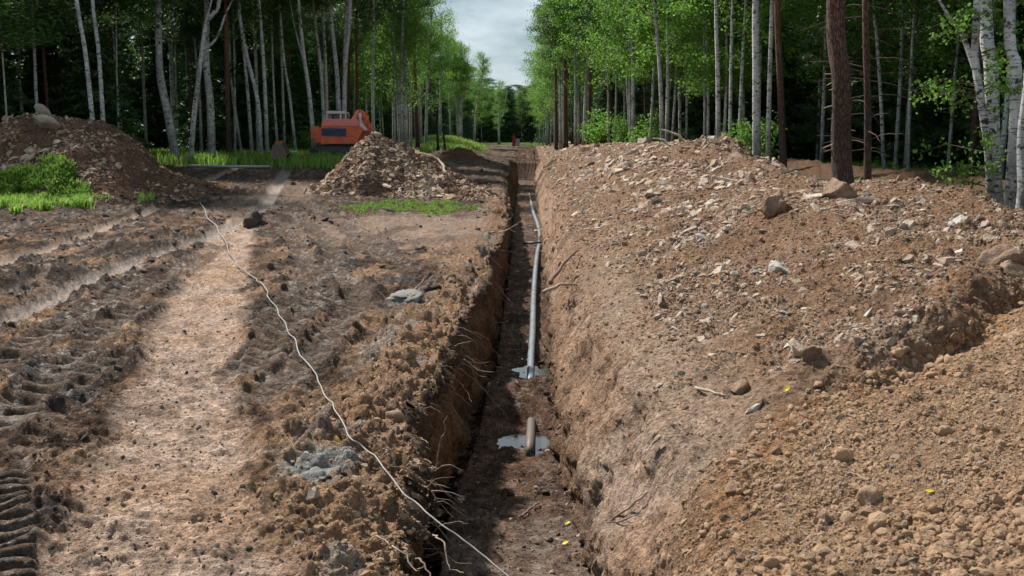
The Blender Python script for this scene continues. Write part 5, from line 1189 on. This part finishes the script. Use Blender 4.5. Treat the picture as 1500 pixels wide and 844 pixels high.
# far wood reading as one dark mass behind the tree rows
def wood_mass(name, regions, n, mat=M_LS, ls=.8):
    pts = []
    for (ax, ay, bx, by, th, h0, h1) in regions:
        m = int(n * math.hypot(bx - ax, by - ay)); u = rng.random(m); nx_, ny_ = -(by - ay), bx - ax; ll = math.hypot(nx_, ny_); o_ = th * rng.random(m)
        x = ax + (bx - ax) * u + nx_ / ll * o_; y = ay + (by - ay) * u + ny_ / ll * o_; top = h1 * (.8 + .25 * np.abs(np.sin(x * .9 + y * .7)) * rng.random(m)); pts.append(np.stack([x, y, h0 + (top - h0) * rng.random(m)], 1))
    V, F = leaf_cloud(np.concatenate(pts), ls, .6); o = obj(name, mesh_np(name, V, F, [mat])); o['kind'] = 'stuff'
wood_mass('far_wood', [(-75, 10, -50, 60, 6, .5, 15), (-50, 60, -32, 110, 6, .5, 15), (-32, 110, -27, 320, 6, .5, 14), (60, 5, 44, 50, -7, .5, 14), (44, 50, 28, 110, -7, .5, 15), (28, 110, 24, 330, -7, .5, 14), (-40, 335, 40, 335, 8, .5, 16)], 240)
wood_mass('far_undergrowth', [(34, 48, 19, 110, -6, .2, 10), (19, 110, 14, 170, -5, .2, 10), (-38, 42, -27, 75, 5, .2, 8), (-27, 75, -24, 140, 4, .2, 10)], 330, M_LBD, .34)

# ------------------------------------------------------------------ excavator
YE = 55.0
M_RED = simple('red_paint', (.80, .16, .07), .55, nz=.35, scale=3, dirt=(.42, .10, .06))
M_PINK = simple('faded_red_paint', (.88, .28, .22), .5, nz=.2, scale=3)
M_BLUE = simple('dark_blue_panel', (.02, .05, .13), .45, nz=.7, scale=5, dirt=(.10, .05, .06))
M_CABW = simple('white_cab_paint', (.62, .63, .63), .5, nz=.2)
M_RUBW = simple('worn_rubber', (.075, .07, .068), .8, nz=.4)
M_BLK = simple('dark_steel', (.02, .02, .02), .6, nz=.4)
M_RUST = simple('rusty_steel', (.16, .13, .12), .6, metal=.2, nz=.8, scale=5, dirt=(.24, .09, .04))
M_GLASS = simple('dark_glass', (.03, .04, .04), .1, spec=.8, nz=.1)
def prism(name, poly, y0, y1, mat, parent=None, bev=.03, label=None):
    """a pixel-measured outline given true depth from y0 to y1"""
    bm = bmesh.new(); a = [bm.verts.new((p[0], y0, p[1])) for p in poly]; b_ = [bm.verts.new((p[0], y1, p[1])) for p in poly]; n = len(poly)
    bm.faces.new(a); bm.faces.new(b_[::-1])
    for i in range(n): bm.faces.new((a[i], b_[i], b_[(i + 1) % n], a[(i + 1) % n]))
    bmesh.ops.recalc_face_normals(bm, faces=bm.faces)
    if bev: bmesh.ops.bevel(bm, geom=bm.edges[:], offset=bev, segments=2, affect='EDGES', clamp_overlap=True)
    me = bpy.data.meshes.new(name); bm.to_mesh(me); bm.free(); me.materials.append(mat); o = obj(name, me, parent)
    if label: o['label'] = label
    return o
def EP(L_, Y=YE, base_=None):
    out = []
    for a, b in L_:
        p = at(a, b, Y) - base_; out.append((p.x, p.z))
    return out
eb = at(500, 236, YE); ex = empty('excavator', eb); tag(ex, 'faded red excavator with blue side panel and white cab behind the pointed rubble heap', 'excavator')
def ep(L_): return EP(L_, YE, eb)
prism('body', ep([(475.5, 186.2), (534, 186.2), (537, 191), (530, 204), (527, 211), (475.5, 211)]), -1.15, 1.15, M_RED, ex)
prism('counterweight', ep([(461.8, 186), (475.2, 186), (475.2, 211), (469, 209.5), (466.5, 206), (461.8, 205)]), -1.2, 1.2, M_RED, ex, .07)
prism('hood', ep([(475.6, 185.9), (478.6, 174.6), (529, 175.2), (531, 185.9)]), -1.05, .9, M_PINK, ex, .05, 'faded pinkish red hood')
prism('side_panel', ep([(477.4, 188.2), (513, 188.8), (512.8, 199.8), (477.6, 199)]), -1.19, -1.152, M_BLUE, ex, .008, 'dark blue side panel')
prism('side_panel', ep([(515.5, 189.2), (529.5, 189.8), (526.5, 200), (515.3, 200)]), -1.185, -1.152, M_RED, ex, .008)
for yy_ in (.05, 1.0):
    for a, b in ((477.3, 479.3), (497.5, 499.7), (505, 507)): prism('cab_post', ep([(a, 166.8), (b, 166.8), (b, 177), (a, 177)]), yy_, yy_ + .07, M_CABW, ex, .01)
prism('cab_roof', ep([(477, 162.4), (500, 162.8), (507.2, 164.4), (507.2, 166.8), (477, 166.9)]), 0, 1.1, M_CABW, ex, .03)
gl = prism('cab_window', ep([(479.4, 167), (497.4, 167), (497.4, 174.5), (479.4, 174.5)]), .99, 1.0, M_GLASS, ex, 0)
prism('cab_window', ep([(499.8, 167), (504.9, 167.5), (504.9, 174.5), (499.8, 174.5)]), .99, 1.0, M_GLASS, ex, 0)
prism('front_bracket', ep([(530, 178), (536, 184), (541, 190), (541, 192), (531.5, 190.5)]), -.9, -.5, M_CABW, ex, .02, 'white bracket at the boom foot')
prism('boom', ep([(515.5, 176), (523, 161.5), (526.5, 160.5), (527.5, 163.5), (522.5, 177)]), -.35, .05, M_PINK, ex, .05)
prism('stick', ep([(525.5, 161.2), (530, 160.8), (537, 168), (545.5, 188), (547, 197), (541.5, 196), (533, 176)]), -.25, .15, M_RED, ex, .04)
prism('link', ep([(534, 166), (538.2, 162.6), (539.2, 164), (535.5, 168)]), -.2, .1, M_RED, ex, .02)
def cyl(name, A, B, r, y, mat): 
    a, b = ep([A, B]); obj(name, tube_mesh(name, [(a[0], y, a[1]), ((a[0] + b[0]) / 2, y, (a[1] + b[1]) / 2), (b[0], y, b[1])], r, mat, 10), ex)
cyl('hydraulic_cylinder', (531, 182), (529, 166), .08, -.5, M_CABW); cyl('hydraulic_cylinder', (536, 186), (541.5, 170), .07, -.45, M_RED); cyl('exhaust', (511, 176), (511.5, 170), .06, .3, M_BLK)
prism('chassis', ep([(478, 211.4), (516, 211.4), (518, 228), (478, 232)]), -.7, .7, M_BLK, ex, .05)
for yy_ in (-1.35, .75):
    pts = []
    for k in range(11): a = math.pi * (.5 + k / 10); pts.append((467.5 + 8.5 * math.cos(a) * .9, 224.0 - 9.5 * math.sin(a)))
    for k in range(11): a = math.pi * (1.5 + k / 10); pts.append((532 + 8.5 * math.cos(a) * .9, 224.0 - 9.5 * math.sin(a)))
    tr = prism('track', ep(pts), yy_, yy_ + .6, M_RUBW, ex, .04)
    for cxp in (468, 484, 500, 516, 531):
        p = ep([(cxp, 225)])[0]; r_ = .27 if cxp in (468, 531) else .17
        prism('wheel', [(p[0] + r_ * math.cos(a * .5236), p[1] + r_ * math.sin(a * .5236)) for a in range(12)], yy_ - .04, yy_ + .02, M_BLK, tr, .01)
    for k in range(26):
        a, b = ep([(466 + k * 2.6, 214.2), (467.2 + k * 2.6, 213.2)]); prism('track_shoe', [(a[0], a[1]), (b[0], a[1]), (b[0], b[1]), (a[0], b[1])], yy_ - .02, yy_ + .62, M_RUBW, tr, 0)
# old bucket in the grass
YB = 50.0; bb = at(411, 235, YB); bk = empty('excavator_bucket', bb); tag(bk, 'old rusty excavator bucket lying in the grass left of the excavator', 'bucket')
outer = [(402, 213), (400.5, 224), (401.5, 232), (409, 235), (418, 233), (424, 226)]; inner = [(421.5, 224), (416, 230), (409, 231.5), (404, 229), (403.2, 222), (404.6, 214)]
prism('shell', EP(outer + inner, YB, bb), -.35, .35, M_RUST, bk, .012)
for yy_ in (-.39, .352): prism('side_plate', EP([(402, 213), (400.5, 224), (401.5, 232), (409, 235), (418, 233), (424, 226), (415, 210)], YB, bb), yy_, yy_ + .035, M_RUST, bk, .01)
prism('hitch', EP([(403, 212.5), (404, 208), (412, 206.5), (417, 207.5), (415, 212), (408, 213)], YB, bb), -.2, .2, simple('orange_rust_paint', (.42, .12, .05), .7, nz=.6), bk, .03, 'orange painted hitch')
for k in range(4): p = EP([(424, 226)], YB, bb)[0]; prism('tooth', [(p[0] - .03, p[1] - .04), (p[0] + .16, p[1] + .08), (p[0] - .02, p[1] + .05)], -.32 + k * .18, -.24 + k * .18, M_RUST, bk, 0)
gp0 = at(276, 240, 47.5); gp1 = at(398, 243.5, 47.5); gp0.z = hz(gp0.x, 47.5) + .10; gp1.z = hz(gp1.x, 47.5) + .10
o = obj('long_pipe', tube_mesh('long_pipe', [gp0, gp0.lerp(gp1, .5) + Vector((0, 0, -.02)), gp1], .065, simple('grey_pipe', (.30, .34, .35), .45, nz=.4), 10)); tag(o, 'long straight grey pipe lying at the grass edge between left heap and bucket', 'pipe')
def mound(px, py, Y, wpx, h, label, seed, brown=(.13, .075, .05)):
    c = at(px, py, Y); r = wpx / FPX * Y / 2; n = 70; u = np.linspace(-1.15, 1.15, n); A, B_ = np.meshgrid(u, u); rr_ = np.hypot(A, B_)
    gx_ = c.x + A * r; gy_ = Y + B_ * r * .8; g = np.array([[hz(a, b) for a, b in zip(ra, rb)] for ra, rb in zip(gx_[::7, ::7], gy_[::7, ::7])]).min()
    z = g - .12 + h * np.clip(1 - rr_**1.5, 0, 1) + .16 * h * fbm2((A * 3 + seed).astype(np.float32), (B_ * 3).astype(np.float32), 3, seed) + .12 * h * clod((A * 6 + seed).astype(np.float32), (B_ * 5).astype(np.float32), seed)
    P = np.stack([gx_, gy_, z], -1).reshape(-1, 3); ii = np.arange(n * n).reshape(n, n); Q_ = np.stack([ii[:-1, :-1], ii[:-1, 1:], ii[1:, 1:], ii[1:, :-1]], -1).reshape(-1, 4)
    me = mesh_np('soil_mound', P, Q_, [MS], True); attach_col(me, np.tile(colr(*brown), (n * n, 1)) * (.8 + .4 * rng.random((n * n, 1)).astype(np.float32)), np.zeros(n * n)); o = obj('soil_mound', me); tag(o, label, 'soil mound')
mound(447, 236, 50.5, 56, .75, 'low brown soil mound between the bucket and the excavator tracks', 3)
mound(418, 238, 48.9, 26, .35, 'small soil mound against the foot of the old bucket', 5)
mound(672, 232, 70, 84, 1.0, 'dark brown soil mound right of the pointed heap below the grassy mound', 7)
for px_, y0_, y1_, Y_, wp, lb in ((641, 160, 214, 78, 3.5, 'taller blackened dead trunk right of the dense birch clump'), (651, 182, 215, 74, 3.5, 'shorter blackened dead trunk right of the dense birch clump')):
    a = at(px_, y1_, Y_); b_ = at(px_ - 1, y0_, Y_); a.z = hz(a.x, Y_) - .1; o = empty('dead_trunk', a); tag(o, lb, 'dead tree'); r0 = wp / FPX * Y_ / 2
    obj('trunk', tube_mesh('trunk', meander([(0, 0, 0), (b_ - a) * .5, b_ - a], 5, .03, 3), [r0 * (1.2 - .6 * i / 10) for i in range(11)], M_BLK, 8), o)
YP = 140.0; pb = at(752.8, 213, YP); pb.z = hz(pb.x, YP) ; po = empty('marker_post', pb); tag(po, 'small dark red post at the far end of the clearing', 'post'); s_ = YP / FPX
hh_ = at(752.8, 196, YP).z - pb.z
M_POST = simple('red_post_paint', (.30, .04, .03), .6); 
prism('shaft', [(-2.6 * s_, 0), (2.6 * s_, 0), (2.2 * s_, hh_ * .82), (-2.2 * s_, hh_ * .82)], -.25, .25, M_POST, po, .03); prism('cap', [(-1.6 * s_, hh_ * .822), (1.6 * s_, hh_ * .822), (1.0 * s_, hh_), (-1.0 * s_, hh_)], -.15, .15, M_POST, po, .02)
cb_ = at(758.5, 213, YP + 2); cb_.z = hz(cb_.x, YP + 2); bo = empty('utility_box', cb_); tag(bo, 'small pale blue box right of the far red post', 'box')
h2 = at(758, 203.5, YP + 2).z - cb_.z; prism('cabinet', [(-2.8 * s_, 0), (2.8 * s_, 0), (2.8 * s_, h2 * .8), (-2.8 * s_, h2 * .8)], -.25, .25, simple('pale_blue_paint', (.30, .38, .45), .6), bo, .02); prism('lid', [(-3.1 * s_, h2 * .802), (3.1 * s_, h2 * .802), (2.2 * s_, h2), (-2.2 * s_, h2)], -.3, .3, simple('pale_paint', (.5, .55, .6), .6), bo, .02)
